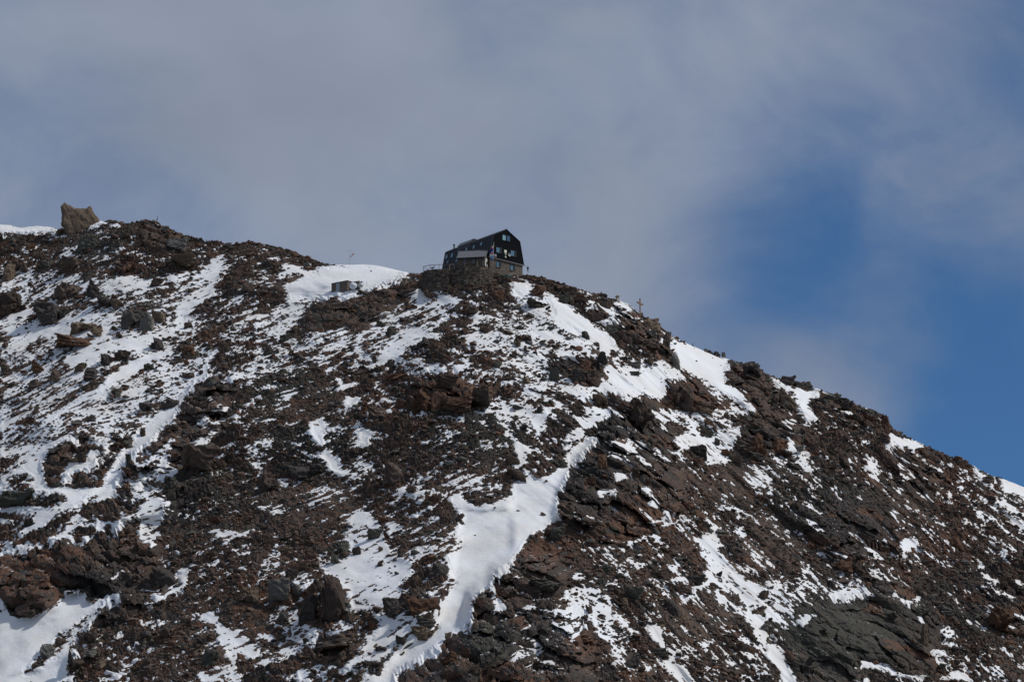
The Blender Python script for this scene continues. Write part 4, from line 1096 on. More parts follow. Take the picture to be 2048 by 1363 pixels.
# BOULDERS
# boulders one could point at: window, box in it, stone, squareness, label
BIG = [
    ('A', 0, 585, 125, 735, 'tan', 8, 'tan rounded boulder cut by the left edge of the photo, under the crest'),
    ('A', -60, 800, 235, 1030, 'brown', 5, 'very large dark boulder at the left edge, its right face catching light'),
    ('A', 295, 735, 640, 905, 'brown', 7, 'large flat topped brown boulder right of the very large left edge boulder'),
    ('A', 265, 900, 560, 1075, 'dark', 9, 'large rounded dark boulder below the flat topped brown one, snow under it'),
    ('A', 490, 540, 655, 650, 'brown', 12, 'reddish brown block under the lone crest boulder, snow on both sides'),
    ('A', 690, 725, 810, 865, 'dark', 8, 'dark pointed boulder at the top of the wide snow patch'),
    ('A', 965, 965, 1140, 1120, 'grey', 9, 'pale grey split boulder, left piece of a group of three'),
    ('A', 1110, 985, 1235, 1135, 'grey', 11, 'pale grey boulder in the middle of a group of three'),
    ('A', 1205, 965, 1325, 1070, 'tan', 8, 'tan boulder leaning on the right end of the pale grey group'),
    ('A', 430, 1155, 815, 1255, 'rust', 6, 'long low rust brown slab lying in snow, shaped like a boat'),
    ('A', 690, 1080, 820, 1175, 'tan', 7, 'small olive wedge just above the right end of the boat shaped slab'),
    ('A', 1170, 1185, 1305, 1285, 'dark', 13, 'round dark boulder alone in the clean snow right of the boat shaped slab'),
    ('A', 550, 1045, 775, 1145, 'tan', 6, 'olive brown slab above the boat shaped slab, tilted to the left'),
    ('A', 860, 875, 995, 955, 'tan', 7, 'flat olive slab above the pale grey group'),
    ('A', 740, 850, 890, 945, 'dark', 9, 'dark knobbly boulder between the pointed boulder and the pale grey group'),
    ('A', 1195, 710, 1310, 775, 'brown', 7, 'brown flat stone at the right end of the wide snow patch'),
    ('A', 610, 355, 800, 500, 'greenish', 10, 'large greenish grey block with a smooth front below the snow cap'),
    ('A', 1310, 385, 1510, 505, 'grey', 10, 'lichen grey block under the dark knob of the left crest'),
    ('A', 1360, 540, 1590, 660, 'tan', 9, 'wide tan slab below the lichen grey block'),
    ('A', 1150, 205, 1260, 265, 'dark', 10, 'dark block on the very top of the knob of the left crest'),
    ('A', 1280, 275, 1370, 330, 'grey', 8, 'light grey slab on the right shoulder of the crest knob'),
    ('A', 300, 560, 420, 640, 'greenish', 9, 'grey green block between two snow tongues under the left crest'),
    ('A', 150, 560, 270, 660, 'brown', 9, 'brown cube of rock right of the tan boulder at the left edge'),
    ('A', 1460, 1050, 1545, 1110, 'brown', 9, 'brown oval stone at the right rim of the long left gully'),
    ('A', 920, 1125, 1030, 1175, 'brown', 7, 'small reddish stone under the pale grey group'),
    ('A', 380, 1290, 440, 1335, 'grey', 9, 'little grey stone in the snow under the boat shaped slab'),
    ('A', 0, 1215, 75, 1260, 'brown', 9, 'brown stone at the left edge level with the boat shaped slab'),
    ('E', 245, 90, 370, 185, 'rust', 12, 'round brown boulder with an orange side near the left edge'),
    ('E', 0, 105, 85, 185, 'brown', 9, 'brown boulder cut by the left edge, left of the round one'),
    ('E', 605, 110, 700, 180, 'tan', 8, 'small tan wedge on the snow above the purple brown block'),
    ('E', 660, 140, 785, 250, 'dark', 10, 'purple brown block standing on a narrow scree lane'),
    ('E', 800, 30, 905, 125, 'dark', 10, 'dark boulder at the top of the narrow scree lane, left of two'),
    ('E', 910, 0, 1030, 95, 'brown', 9, 'brown boulder at the top of the narrow scree lane, right of two'),
    ('E', 395, 150, 510, 250, 'brown', 8, 'brown spur of rock right of the round boulder with an orange side'),
    ('E', 220, 225, 320, 300, 'brown', 11, 'smooth brown hump in snow below the round boulder with an orange side'),
    ('E', 1110, 620, 1178, 700, 'brown', 12, 'brown round stone alone in the middle of the left gully'),
    ('E', 1140, 105, 1225, 170, 'greenish', 8, 'pointed grey green stone above the middle of the left gully'),
    ('E', 1570, 150, 1625, 200, 'dark', 10, 'small dark stone in the bend of the left gully'),
    ('E', 1290, 400, 1430, 475, 'dark', 8, 'dark pair of rocks on the left rim of the gully'),
    ('E', 1100, 430, 1220, 495, 'dark', 7, 'dark low stone left of the dark pair on the gully rim'),
    ('E', 585, 820, 695, 900, 'brown', 12, 'round brown stone in the hook of snow inside the lower left outcrop'),
    ('E', 985, 710, 1055, 780, 'greenish', 12, 'smooth greenish knob at the left rim of the gully, half way down'),
    ('E', 700, 525, 765, 565, 'dark', 8, 'single dark stone in open snow, left of the gully'),
    ('E', 270, 455, 325, 505, 'tan', 9, 'single tan stone in open snow on the left slope'),
    ('E', 1430, 800, 1740, 1030, 'brown', 9, 'big smooth brown slab right of the foot of the left gully'),
    ('I', 185, 60, 265, 130, 'dark', 9, 'dark stone sitting on the rim of the lower left cliff'),
    ('I', 560, 1100, 650, 1215, 'dark', 11, 'dark upright tooth of rock at the right rim of the bottom left snowfield'),
    ('I', 1880, 580, 2060, 725, 'tan', 9, 'blocky tan boulder in the lower left scree, under a dark ledge'),
    ('I', 1580, 1110, 1760, 1240, 'greenish', 6, 'slanting grey green slab at the tongue of the lower left snow patch'),
    ('I', 1190, 430, 1420, 580, 'dark', 11, 'big dark hump of rock above the lower left scree'),
    ('B', 50, 1015, 160, 1085, 'dark', 8, 'dark triangular boulder in the snow below the saddle'),
    ('B', 920, 1085, 1005, 1145, 'brown', 10, 'brown stone in the snow tongue below the terrace wall'),
    ('B', 1040, 850, 1130, 925, 'greenish', 8, 'greenish jagged rock at the edge of snow under the terrace'),
    ('B', 1165, 560, 1215, 605, 'tan', 10, 'small tan stone below the scree spur, left of the terrace wall'),
    ('B', 1240, 670, 1290, 705, 'brown', 9, 'small brown stone in snow below the terrace wall'),
    ('B', 1140, 775, 1190, 810, 'dark', 11, 'dark round stone on snow between terrace wall and scree spur'),
    ('B', 1330, 565, 1450, 620, 'brown', 7, 'flat brown rock in snow just under the terrace wall'),
    ('B', 960, 800, 1050, 845, 'greenish', 8, 'flat grey green stone at the lower rim of the scree spur'),
    ('B', 1690, 690, 1785, 760, 'brown', 8, 'brown block at the top of the rock rib under the hut'),
    ('B', 1890, 560, 1990, 650, 'rust', 9, 'rust brown block right under the flagpole'),
    ('C', 145, 200, 275, 295, 'rust', 12, 'rounded rust brown boulder on the snow below the right corner of the hut'),
    ('C', 115, 290, 310, 415, 'dark', 8, 'long dark boulder leaning below the rounded rust brown one'),
    ('C', 80, 590, 165, 650, 'brown', 8, 'brown dome shaped stone on snow, two hut heights below the hut'),
    ('C', 0, 640, 75, 700, 'tan', 10, 'tan rounded stone left of the brown dome shaped stone'),
    ('C', 555, 565, 625, 635, 'dark', 10, 'dark upright stone alone on the right snow slope'),
    ('C', 645, 650, 705, 688, 'brown', 8, 'small brown stone at the foot of the rib under the cross'),
    ('C', 535, 765, 640, 860, 'rust', 12, 'round boulder with an orange brown side in the middle of a rock group'),
    ('C', 290, 865, 385, 975, 'greenish', 11, 'greenish grey boulder with snow on top, left in the rock group'),
    ('C', 480, 885, 590, 1010, 'dark', 9, 'dark upright boulder under the round orange brown one'),
    ('C', 590, 890, 720, 1005, 'brown', 8, 'pair of brown fins on the right of the rock group'),
    ('C', 735, 505, 870, 590, 'greenish', 10, 'smooth grey green boulder at the left edge of the rib under the cross'),
    ('C', 885, 755, 1045, 855, 'grey', 10, 'grey boulder with smooth flank on the right snow slope'),
    ('C', 830, 730, 935, 800, 'dark', 9, 'dark block behind the grey boulder with smooth flank'),
    ('C', 1055, 780, 1130, 845, 'brown', 9, 'brown stone right of the grey boulder with smooth flank'),
    ('C', 905, 845, 1035, 920, 'dark', 7, 'dark slab pointing down the right snow slope'),
    ('C', 1265, 745, 1345, 865, 'grey', 11, 'rounded grey brown boulder at the lower left corner of the big right snowfield'),
    ('C', 990, 620, 1180, 695, 'brown', 8, 'wide brown block at the foot of the rib under the cross'),
    ('C', 1190, 570, 1265, 700, 'brown', 12, 'square brown block on the skyline end of the rib under the cross'),
    ('C', 1030, 445, 1195, 550, 'tan', 8, 'smooth tan slab on the skyline just right of the cross'),
    ('C', 1060, 540, 1220, 620, 'greenish', 8, 'long greenish slab under the smooth tan skyline slab'),
    ('C', 1450, 1095, 1620, 1160, 'brown', 11, 'loaf shaped brown boulder with snow line under it in the right outcrop'),
    ('C', 1455, 1165, 1615, 1210, 'tan', 9, 'flat tan block under the loaf shaped boulder'),
    ('C', 1460, 1035, 1545, 1085, 'dark', 9, 'small dark block above the loaf shaped boulder'),
    ('C', 1720, 785, 1800, 870, 'dark', 10, 'dark horn of rock at the right end of the big snowfield skyline'),
    ('C', 1835, 795, 1985, 920, 'dark', 12, 'dark blocky tower on the skyline right of the horn of rock'),
    ('C', 1720, 930, 1790, 1000, 'brown', 9, 'brown stone jutting into the big right snowfield'),
    ('C', 1270, 960, 1440, 1170, 'brown', 10, 'tall brown block on the left side of the right outcrop'),
    ('C', 0, 1145, 145, 1205, 'dark', 8, 'dark flat boulder in snow left of the square rock shelf'),
    ('C', 190, 1165, 250, 1220, 'dark', 9, 'small dark upright stone in snow left of the square rock shelf'),
    ('C', 640, 1055, 780, 1160, 'tan', 9, 'grey tan broken block left of the square rock shelf'),
    ('G', 310, 780, 410, 840, 'dark', 10, 'purple dark block at the top of the central chute'),
    ('G', 270, 855, 445, 930, 'greenish', 8, 'greenish boulder hanging over the left rim of the central chute'),
    ('G', -60, 945, 100, 1055, 'brown', 9, 'brown rounded boulder at the upper left edge of the central chute'),
    ('G', 1010, 970, 1065, 1025, 'grey', 13, 'single round grey stone in the scree right of the central chute'),
    ('G', 680, 820, 770, 950, 'rust', 8, 'orange brown plate of rock at the right rim of the central chute'),
    ('G', 580, 1015, 670, 1070, 'rust', 9, 'small orange brown block below the orange brown plate'),
    ('G', 1450, 870, 1510, 950, 'rust', 9, 'rust brown upright plate at the end of the middle right snow'),
    ('G', 1765, 840, 1840, 930, 'brown', 9, 'brown pointed stone right of the tip of the middle right snow'),
    ('G', 1495, 575, 1620, 695, 'greenish', 9, 'greenish boulder island in the middle right snow'),
    ('G', 1410, 755, 1560, 860, 'dark', 7, 'dark slanting rocks on the snow left of the boulder island'),
    ('G', 1625, 700, 1710, 780, 'dark', 8, 'dark stone right below the boulder island'),
    ('G', 1910, 655, 2040, 830, 'rust', 9, 'big orange brown leaning plate in the right crag'),
    ('G', 1685, 490, 1735, 545, 'brown', 10, 'small brown stone in the snow above the right crag'),
    ('H', 85, 205, 220, 280, 'dark', 11, 'rounded dark boulder on the right skyline, first of two'),
    ('H', 200, 240, 355, 320, 'dark', 10, 'dark boulder on the right skyline, touching the rounded one'),
    ('H', 85, 315, 240, 460, 'tan', 12, 'big rounded tan grey boulder left of the small right snowfield'),
    ('H', 430, 345, 600, 400, 'greenish', 6, 'long dark green slab on the right skyline'),
    ('H', 560, 380, 680, 460, 'dark', 9, 'dark block under the long dark green slab'),
    ('H', 510, 325, 565, 355, 'tan', 9, 'little tan stone on the right skyline'),
    ('H', 870, 480, 920, 525, 'dark', 10, 'round stone beside the square overhanging block'),
    ('H', 905, 515, 975, 655, 'rust', 13, 'square rust brown block overhanging the right skyline'),
    ('H', 790, 450, 880, 515, 'greenish', 8, 'greenish block left of the square overhanging block'),
    ('H', 1015, 660, 1060, 690, 'brown', 9, 'small brown stone behind the right skyline snow strip'),
    ('H', 860, 665, 990, 740, 'brown', 9, 'brown wedge at the left end of the right skyline snow strip'),
    ('H', 1400, 825, 1450, 865, 'brown', 9, 'small brown stone on the lower right skyline'),
    ('H', 1490, 855, 1555, 895, 'dark', 9, 'dark stone on the lower right skyline'),
    ('H', 475, 650, 555, 700, 'brown', 9, 'brown rounded stone in the right scree'),
    ('H', 0, 690, 150, 800, 'rust', 9, 'large rust brown block hanging at the foot of the right crag'),
    ('H', 590, 880, 660, 955, 'brown', 8, 'brown stone between two snow fingers of the right scree'),
    ('H', 20, 1000, 100, 1065, 'brown', 9, 'purple brown stone in flecked scree right of the middle right snow'),
    ('H', 1270, 1225, 1360, 1295, 'brown', 10, 'rounded brown boulder in the dark lower right scree'),
    ('H', 1700, 1020, 1810, 1080, 'brown', 8, 'brown slab under the lower right skyline snow'),
    ('J', 975, 275, 1040, 322, 'tan', 12, 'small egg shaped tan boulder in the middle of the lower snow patch'),
    ('J', 765, 285, 850, 350, 'brown', 9, 'brown block in the upper part of the lower snow patch'),
    ('J', 880, 135, 1010, 225, 'greenish', 7, 'olive slab slanting into the top of the lower snow patch'),
    ('J', 580, 250, 740, 345, 'greenish', 9, 'greenish grey boulder at the left of the lower snow patch'),
    ('J', 590, 335, 720, 420, 'greenish', 9, 'greenish boulder under the greenish grey one, snow line between'),
    ('J', 100, 560, 300, 720, 'grey', 10, 'large angular grey block in the lower left middle'),
    ('J', 290, 560, 390, 645, 'grey', 9, 'smaller grey block touching the large angular one'),
    ('J', 520, 525, 725, 840, 'brown', 9, 'tall brown tower of rock left of the lower snow patch'),
    ('J', 380, 520, 545, 670, 'brown', 9, 'brown upright slab left of the tall brown tower'),
    ('J', 345, 690, 520, 900, 'dark', 10, 'dark cracked block at the foot of the tall brown tower'),
    ('J', 1200, 655, 1460, 815, 'rust', 8, 'large rust brown boulder on the left rim of the lower chute'),
    ('J', 1015, 700, 1185, 835, 'dark', 9, 'dark split boulder left of the large rust brown one'),
    ('J', 1270, 810, 1430, 900, 'greenish', 7, 'dark green slab poking into the lower chute'),
    ('J', 1240, 920, 1430, 1020, 'tan', 7, 'sharp tan wedge pointing right at the lower chute'),
    ('J', 1110, 985, 1205, 1060, 'dark', 10, 'dark brown rounded stone left of the sharp tan wedge'),
    ('J', 1510, 965, 1570, 1020, 'tan', 9, 'small tan pointed stone on the right rim of the lower chute'),
    ('J', 1365, 380, 1545, 535, 'dark', 12, 'big dark rounded boulder on the left rim of the chute, half way down'),
    ('J', 1090, 1075, 1185, 1140, 'tan', 8, 'olive tan stone beside the lower end of the chute'),
    ('J', 955, 1060, 1045, 1110, 'dark', 8, 'dark low stone in the snow left of the chute end'),
    ('J', 890, 880, 975, 945, 'rust', 9, 'small red brown block in snow left of the sharp tan wedge'),
    ('J', 460, 905, 800, 1060, 'brown', 7, 'wide brown ledge boulder in the bottom middle, light rim on top'),
    ('J', 1590, 30, 1675, 100, 'brown', 10, 'brown stone bulging into the chute from its left wall'),
    ('J', 1100, 480, 1140, 508, 'dark', 9, 'tiny dark stone alone low in the lower snow patch'),
    ('J', 970, 385, 1030, 430, 'brown', 8, 'small brown stone in the centre of the lower snow patch'),
    ('J', 230, 450, 335, 545, 'dark', 9, 'dark stone above the large angular grey block'),
    ('J', 340, 410, 420, 465, 'tan', 9, 'tan stone at the rim of the fine scree, lower left middle'),
    ('K', 900, 645, 1060, 760, 'greenish', 9, 'greenish hump of rock above the narrow lower right snow streak'),
    ('K', 845, 725, 930, 800, 'tan', 11, 'grey tan rounded stone left of the greenish hump'),
    ('K', 945, 835, 1090, 910, 'dark', 9, 'dark boulder at the head of the narrow lower right snow streak'),
    ('K', 1060, 1035, 1260, 1165, 'greenish', 8, 'long grey green boulder between the two lower right snow streaks'),
    ('K', 1140, 1250, 1300, 1400, 'brown', 9, 'brown boulder cut by the bottom edge between snow streaks'),
    ('K', 1210, 700, 1340, 830, 'dark', 11, 'purple dark round boulder in scree right of the greenish hump'),
    ('K', 1320, 580, 1445, 650, 'brown', 8, 'flat brown boulder above the purple dark round one'),
    ('K', 690, 540, 790, 620, 'greenish', 10, 'greenish block at the upper end of the flecked snow band'),
    ('K', 590, 750, 650, 830, 'brown', 10, 'brown stone inside the flecked snow band'),
    ('K', 1390, 490, 1545, 580, 'dark', 9, 'dark ledge of rock left of the lower right snow stream'),
    ('K', 1760, 655, 1825, 725, 'brown', 8, 'brown leaning stone in the lower right snow stream'),
    ('K', 1975, 640, 2060, 710, 'brown', 8, 'brown stone at the right rim of the lower right snow stream'),
    ('K', 1640, 480, 1690, 520, 'dark', 8, 'small dark stone in the middle of the lower right snow stream'),
    ('K', 140, 490, 380, 590, 'greenish', 7, 'low greenish ledge right of the wall of the lower chute'),
    ('L', 1890, 1035, 1985, 1100, 'rust', 8, 'orange pink wedge in the dark rocks of the bottom right corner'),
    ('L', 1465, 1085, 1600, 1170, 'dark', 10, 'dark rounded boulder in the snow right of the big smooth dome'),
    ('L', 500, 370, 690, 490, 'rust', 9, 'dark red block at the foot of the cracked crag'),
    ('L', 190, 460, 290, 540, 'brown', 8, 'brown plate in flecked scree left of the cracked crag foot'),
    ('L', 320, 235, 380, 310, 'rust', 8, 'light orange plate at the left foot of the cracked crag'),
    ('L', 1040, 415, 1090, 465, 'rust', 9, 'small red stone in scree under the cracked crag'),
    ('L', 1480, 215, 1570, 320, 'rust', 10, 'rust red block high in the lower right scree'),
    ('L', 1180, 870, 1260, 1040, 'tan', 9, 'upright tan plate at the right side of the big smooth dome'),
    ('L', 35, 965, 100, 1010, 'brown', 9, 'brown stone at the left foot of the big smooth dome'),
    ('F', 1190, 260, 1430, 480, 'rust', 9, 'big left block of the rust brown crag below the hut'),
    ('F', 1415, 270, 1530, 465, 'rust', 12, 'tall orange tongue of rock in the middle of the rust brown crag'),
    ('F', 1505, 290, 1740, 450, 'rust', 10, 'wide orange block in the middle right of the rust brown crag'),
    ('F', 1440, 125, 1610, 290, 'brown', 9, 'top block of the rust brown crag below the hut'),
    ('F', 1735, 250, 1865, 410, 'brown', 9, 'grey brown block at the right end of the rust brown crag'),
    ('F', 1050, 130, 1215, 255, 'rust', 9, 'rust brown block up and left of the rust brown crag'),
    ('F', 780, 430, 1040, 580, 'brown', 9, 'red brown hump left below the rust brown crag'),
    ('F', 30, 900, 230, 1130, 'brown', 9, 'brown block at the left end of the dark overhanging ledge'),
    ('F', 420, 870, 590, 1000, 'dark', 9, 'dark blunt nose at the right end of the dark overhanging ledge'),
    ('F', 200, 870, 440, 1040, 'dark', 9, 'dark middle part of the overhanging ledge'),
    ('F', 1020, 940, 1190, 1100, 'brown', 9, 'dark brown block over the upper left of the central chute'),
    ('G', 785, 345, 1120, 580, 'brown', 9, 'square rock shelf with a sheer left face at the head of the chute'),
    ('E', 0, 1130, 300, 1250, 'greenish', 9, 'long low grey green outcrop at the left edge, lower of two'),
    ('L', 1650, 700, 1960, 930, 'rust', 7, 'broad rust brown crag block near the right edge, low down'),
]


def crag_shape(seed):
    """a broken block: a few angular lumps grown together, faces rough, fitted to a unit box"""
    rnd = np.random.RandomState(seed)
    vs, fs, base = [], [], 0
    lumps = 1 + seed % 3
    for k in range(lumps):
        bm = bmesh.new()
        n = rnd.randint(9, 15)
        pts = rnd.uniform(-1, 1, (n, 3))
        pts = np.sign(pts) * np.abs(pts) ** 0.55
        shear = rnd.uniform(-0.3, 0.3)
        off = np.zeros(3) if k == 0 else np.array([rnd.uniform(-0.8, 0.8), rnd.uniform(-0.4, 0.2), rnd.uniform(-0.6, 0.1)])
        size = 1.0 if k == 0 else rnd.uniform(0.45, 0.75)
        pts[:, 0] += shear * pts[:, 2]
        for p in pts * size + off:
            bm.verts.new(tuple(p))
        r = bmesh.ops.convex_hull(bm, input=list(bm.verts))
        bmesh.ops.delete(bm, geom=[g for g in r['geom_interior'] if isinstance(g, bmesh.types.BMVert)], context='VERTS')
        bmesh.ops.bevel(bm, geom=list(bm.edges), offset=0.06, segments=1, affect='EDGES')
        bmesh.ops.subdivide_edges(bm, edges=[e for e in bm.edges if e.calc_length() > 0.3], cuts=3, use_grid_fill=True)
        bmesh.ops.triangulate(bm, faces=list(bm.faces))
        bmesh.ops.subdivide_edges(bm, edges=[e for e in bm.edges if e.calc_length() > 0.28], cuts=1)
        bmesh.ops.triangulate(bm, faces=list(bm.faces))
        bm.normal_update()
        cc = np.array([p.co[:] for p in bm.verts])
        dip = rnd.uniform(-0.5, 0.5)
        bed = cc[:, 2] + dip * cc[:, 0]
        lay = 0.085 * (np.floor(bed * 4.2 + 2 * fbm(cc[:, 0] * 1.3 + seed, cc[:, 1] * 1.3, 501, 2)) % 2 - 0.5) + 0.22 * fbm(cc[:, 0] * 1.9 + seed, cc[:, 2] * 1.9 + cc[:, 1] * 1.4, 511, 3)
        for p, a_ in zip(bm.verts, lay):
            p.co += p.normal * float(a_ + rnd.normal() * 0.02)
        bm.verts.ensure_lookup_table()
        vs.append(np.array([p.co[:] for p in bm.verts]))
        fs.append(np.array([[p.index for p in f.verts] for f in bm.faces]) + base)
        base += len(bm.verts)
        bm.free()
    v, f = np.concatenate(vs), np.concatenate(fs)
    lo, hi = v.min(0), v.max(0)
    return (v - (lo + hi) / 2) / ((hi - lo) / 2), f


shapes = [crag_shape(500 + i) for i in range(26)]
shape_mesh = {}


def boulder(u, v0, v1, wpx, kind, idx, rz, sink=0.3, sy=None):
    """a boulder of its own, resting on the slope: width and visible height as seen from the valley"""
    p = spot(u, min(v1 - 0.12 * (v1 - v0), 1440))
    k = p.y / math.cos(PITCH) / FPX
    w, h = wpx * k / 2, (v1 - v0) * k / 2
    key = (idx % len(shapes), kind)
    if key not in shape_mesh:
        v, f = shapes[key[0]]
        shape_mesh[key] = fast_mesh("boulder", v, f, False)
        shape_mesh[key].materials.append(M['rock_' + kind])
    o = bpy.data.objects.new("boulder", shape_mesh[key])
    C.collection.objects.link(o)
    d = w * 0.9 if sy is None else sy
    o.scale = (w, d, h * (1 + sink))
    o.rotation_euler = (0, 0.0, rz)
    o.location = p + Vector((0, 0.25 * d, h * (0.95 - sink)))
    return o


rb = np.random.RandomState(77)
anchors = []
taken = []
for i, (win, x0, y0, x1, y1, kind, sh, label) in enumerate(BIG):
    ox, oy = WIN[win]
    u0, u1, v0, v1 = ox + x0 / 4, ox + x1 / 4, oy + y0 / 4, oy + y1 / 4
    if label.find('rust brown crag') >= 0 or label.find('ledge') >= 0:
        v0, u0, u1 = v0 + 0.22 * (v1 - v0), u0 - 3, u1 + 3          # parts of bedrock crags sit deep
    o = boulder((u0 + u1) / 2, v0, v1, (u1 - u0), kind, sh + i, rb.uniform(-0.35, 0.35) + (3.1416 if i % 2 else 0))
    tag(o, label, "boulder", "boulders on the mountain slope")
    taken.append(((u0 + u1) / 2, (v0 + v1) / 2, (u1 - u0) / 2))

# the boulder on the left crest: split front, sloping back, a notch in its top
_o = [(485,290),(497,190),(494,140),(520,112),(560,125),(600,146),(640,152),(690,150),(725,138),(748,182),(792,240),(760,300),(680,345),(600,380),(540,380),(508,310)]
_o = [(x / 4.0, 380 + y / 4.0) for x, y in _o]
by = spot(150, 462).y - 0.5
b0 = on_plane(160, 455, by)
bm = bmesh.new()
rings = []
for dy, sc in ((-1.6, 0.80), (-1.1, 0.97), (0.4, 1.0), (2.0, 0.94), (2.8, 0.7)):
    rings.append([bm.verts.new(on_plane(160 + (u - 160) * sc, 450 + (v - 450) * sc, by) - b0 + Vector((0, dy + 0.9 * (u - 160) / 40, 0))) for u, v in _o])
for ra, rb_ in zip(rings[:-1], rings[1:]):
    for i in range(len(_o)):
        j = (i + 1) % len(_o)
        bm.faces.new((ra[i], ra[j], rb_[j], rb_[i]))
bm.faces.new(rings[0][::-1])
bm.faces.new(rings[-1])
bmesh.ops.recalc_face_normals(bm, faces=bm.faces)
bmesh.ops.triangulate(bm, faces=list(bm.faces))
for _ in range(3):
    bmesh.ops.subdivide_edges(bm, edges=[e for e in bm.edges if e.calc_length() > 0.55], cuts=1)
    bmesh.ops.triangulate(bm, faces=list(bm.faces))
bm.normal_update()
cc = np.array([p.co[:] for p in bm.verts])
lay = 0.55 * fbm(cc[:, 0] / 2.6 + 3, cc[:, 2] / 2.8, 521, 4, 0.55) + 0.10 * (np.floor((cc[:, 0] * 0.9 + cc[:, 2] * 0.35) / 1.3) % 2 - 0.5) + 0.12 * vnoise(cc[:, 0] / 0.7, cc[:, 2] / 1.4, 531)
for p, a_ in zip(bm.verts, lay):
    p.co += p.normal * float(a_)
me = bpy.data.meshes.new("boulder")
bm.to_mesh(me)
bm.free()
me.shade_flat()
o = link_mesh("boulder", me, M['rock_tan'])
o.location = b0
tag(o, "huge tan boulder with a cracked upright face, alone on the left crest", "boulder", "boulders on the mountain slope")
taken.append((160, 435, 45))


COLOUR_WORDS = {'brown': 'brown', 'rust': 'rusty', 'dark': 'dark', 'grey': 'grey', 'tan': 'tan', 'greenish': 'greenish'}
LANDMARKS = [("the hut", 965, 520), ("the stone shelter", 690, 572), ("the summit cross", 1280, 610), ("the crest boulder", 160, 435), ("the terrace wall", 900, 557),
             ("the ruined wall", 1430, 706), ("the overhanging block", 1771, 846), ("the boat slab", 155, 681), ("the round orange boulder", 77, 734),
             ("the loaf boulder", 1408, 802), ("the square rock shelf", 1262, 812), ("the egg shaped boulder", 764, 1098), ("the tall brown tower", 667, 1193),
             ("the sharp tan wedge", 845, 1266), ("the greenish hump", 1269, 1199), ("the orange plate", 1205, 921), ("the boulder island", 1413, 859),
             ("the dark red block", 1685, 1130), ("the rust red block", 1917, 1090), ("the dark upright tooth", 151, 1312), ("the blocky tan boulder", 492, 1186), ("the smooth brown slab", 396, 928)]
used_labels = set()


def words_for(n):
    return {0: '', 1: 'a quarter', 2: 'half a', 3: 'three quarters of a', 4: 'one', 5: 'one and a quarter', 6: 'one and a half', 8: 'two', 7: 'almost two'}.get(n, 'two')


def where(u, v):
    name, au, av = min(LANDMARKS, key=lambda a: abs(a[1] - u) + abs(a[2] - v))
    du, dv = (u - au) / 160, (v - av) / 160
    lr = "%.1f hut widths %s" % (abs(du), 'right' if du > 0 else 'left')
    ud = "%.1f %s" % (abs(dv), 'below' if dv > 0 else 'above')
    return "%s and %s %s" % (lr, ud, name)


n_auto = 0
tries = 0
cand = np.nonzero(inview & (q['u'] > 15) & (q['u'] < 2030) & (q['v'] < 1345) & (q['t'] > 3) & (q['D'] < 0.9) & (q['scree'] < 0.6) & (q['hb'] > HB_MID))[0]
while n_auto < 127 and tries < 5000:
    tries += 1
    g = cand[rb.randint(len(cand))]
    u, v = float(q['u'][g]), float(q['v'][g])
    wpx = 13 + 22 * rb.rand() ** 2
    if any(abs(u - a) < (wpx / 2 + c) * 0.9 and abs(v - b) < (wpx / 2 + c) * 0.8 for a, b, c in taken) or (830 < u < 1070 and v < 585):
        continue
    kind = ('brown', 'brown', 'dark', 'rust', 'greenish', 'tan', 'grey')[rb.randint(7)]
    hpx = wpx * rb.uniform(0.4, 0.8)
    label = "%s %s %s" % (COLOUR_WORDS[kind], 'rock' if wpx > 22 else 'stone', where(u, v))
    if label in used_labels:
        continue
    used_labels.add(label)
    o = boulder(u, v - hpx / 2, v + hpx / 2, wpx, kind, rb.randint(100), rb.uniform(0, 6.28), 0.3)
    tag(o, label, "boulder", "boulders on the mountain slope")
    taken.append((u, v, wpx / 2))
    n_auto += 1

# ------------------------------------------------------------------ things people built
M['board'] = plain("black_boards", (0.005, 0.0055, 0.0080), 0.8, var=0.4, scale=2.0, spec=0.1)
M['metal_dark'] = plain("dark_sheet_metal", (0.022, 0.024, 0.031), 0.45, var=0.3, scale=1.2, spec=0.4)
M['metal_grey'] = plain("grey_sheet_metal", (0.14, 0.142, 0.16), 0.5, var=0.25, scale=1.5, spec=0.4)
M['trim'] = plain("grey_trim", (0.16, 0.16, 0.17), 0.6)
M['black'] = plain("black_paint", (0.012, 0.012, 0.014), 0.5)
M['stone_light'] = masonry("stone_wall", [(0.155, 0.125, 0.095), (0.11, 0.085, 0.063), (0.19, 0.16, 0.13), (0.075, 0.06, 0.048), (0.13, 0.09, 0.06)], 2.6)
M['stone_dark'] = masonry("dry_stone_wall", [(0.10, 0.072, 0.050), (0.045, 0.040, 0.036), (0.19, 0.135, 0.09), (0.06, 0.054, 0.046), (0.09, 0.066, 0.046), (0.15, 0.125, 0.095)], 1.5, 2.4, (0.018, 0.016, 0.014))
M['stone_pale'] = masonry("shelter_stone", [(0.24, 0.185, 0.14), (0.17, 0.125, 0.09), (0.30, 0.25, 0.20), (0.12, 0.095, 0.075), (0.22, 0.15, 0.10)], 2.6)
M['whitewash'] = plain("whitewash", (0.62, 0.60, 0.56), 0.85, var=0.12)
M['wood'] = plain("weathered_wood", (0.20, 0.14, 0.10), 0.8, var=0.3, scale=6)
M['wood_pale'] = plain("pale_wood", (0.30, 0.22, 0.16), 0.8, var=0.25, scale=6)
M['wood_red'] = plain("reddish_wood", (0.26, 0.155, 0.10), 0.8, var=0.3, scale=5)
M['pane'] = glass("window_glass", (0.10, 0.21, 0.29))
M['pane_light'] = glass("light_window_glass", (0.26, 0.44, 0.50))
M['pane_dark'] = glass("dark_window_glass", (0.05, 0.12, 0.20))
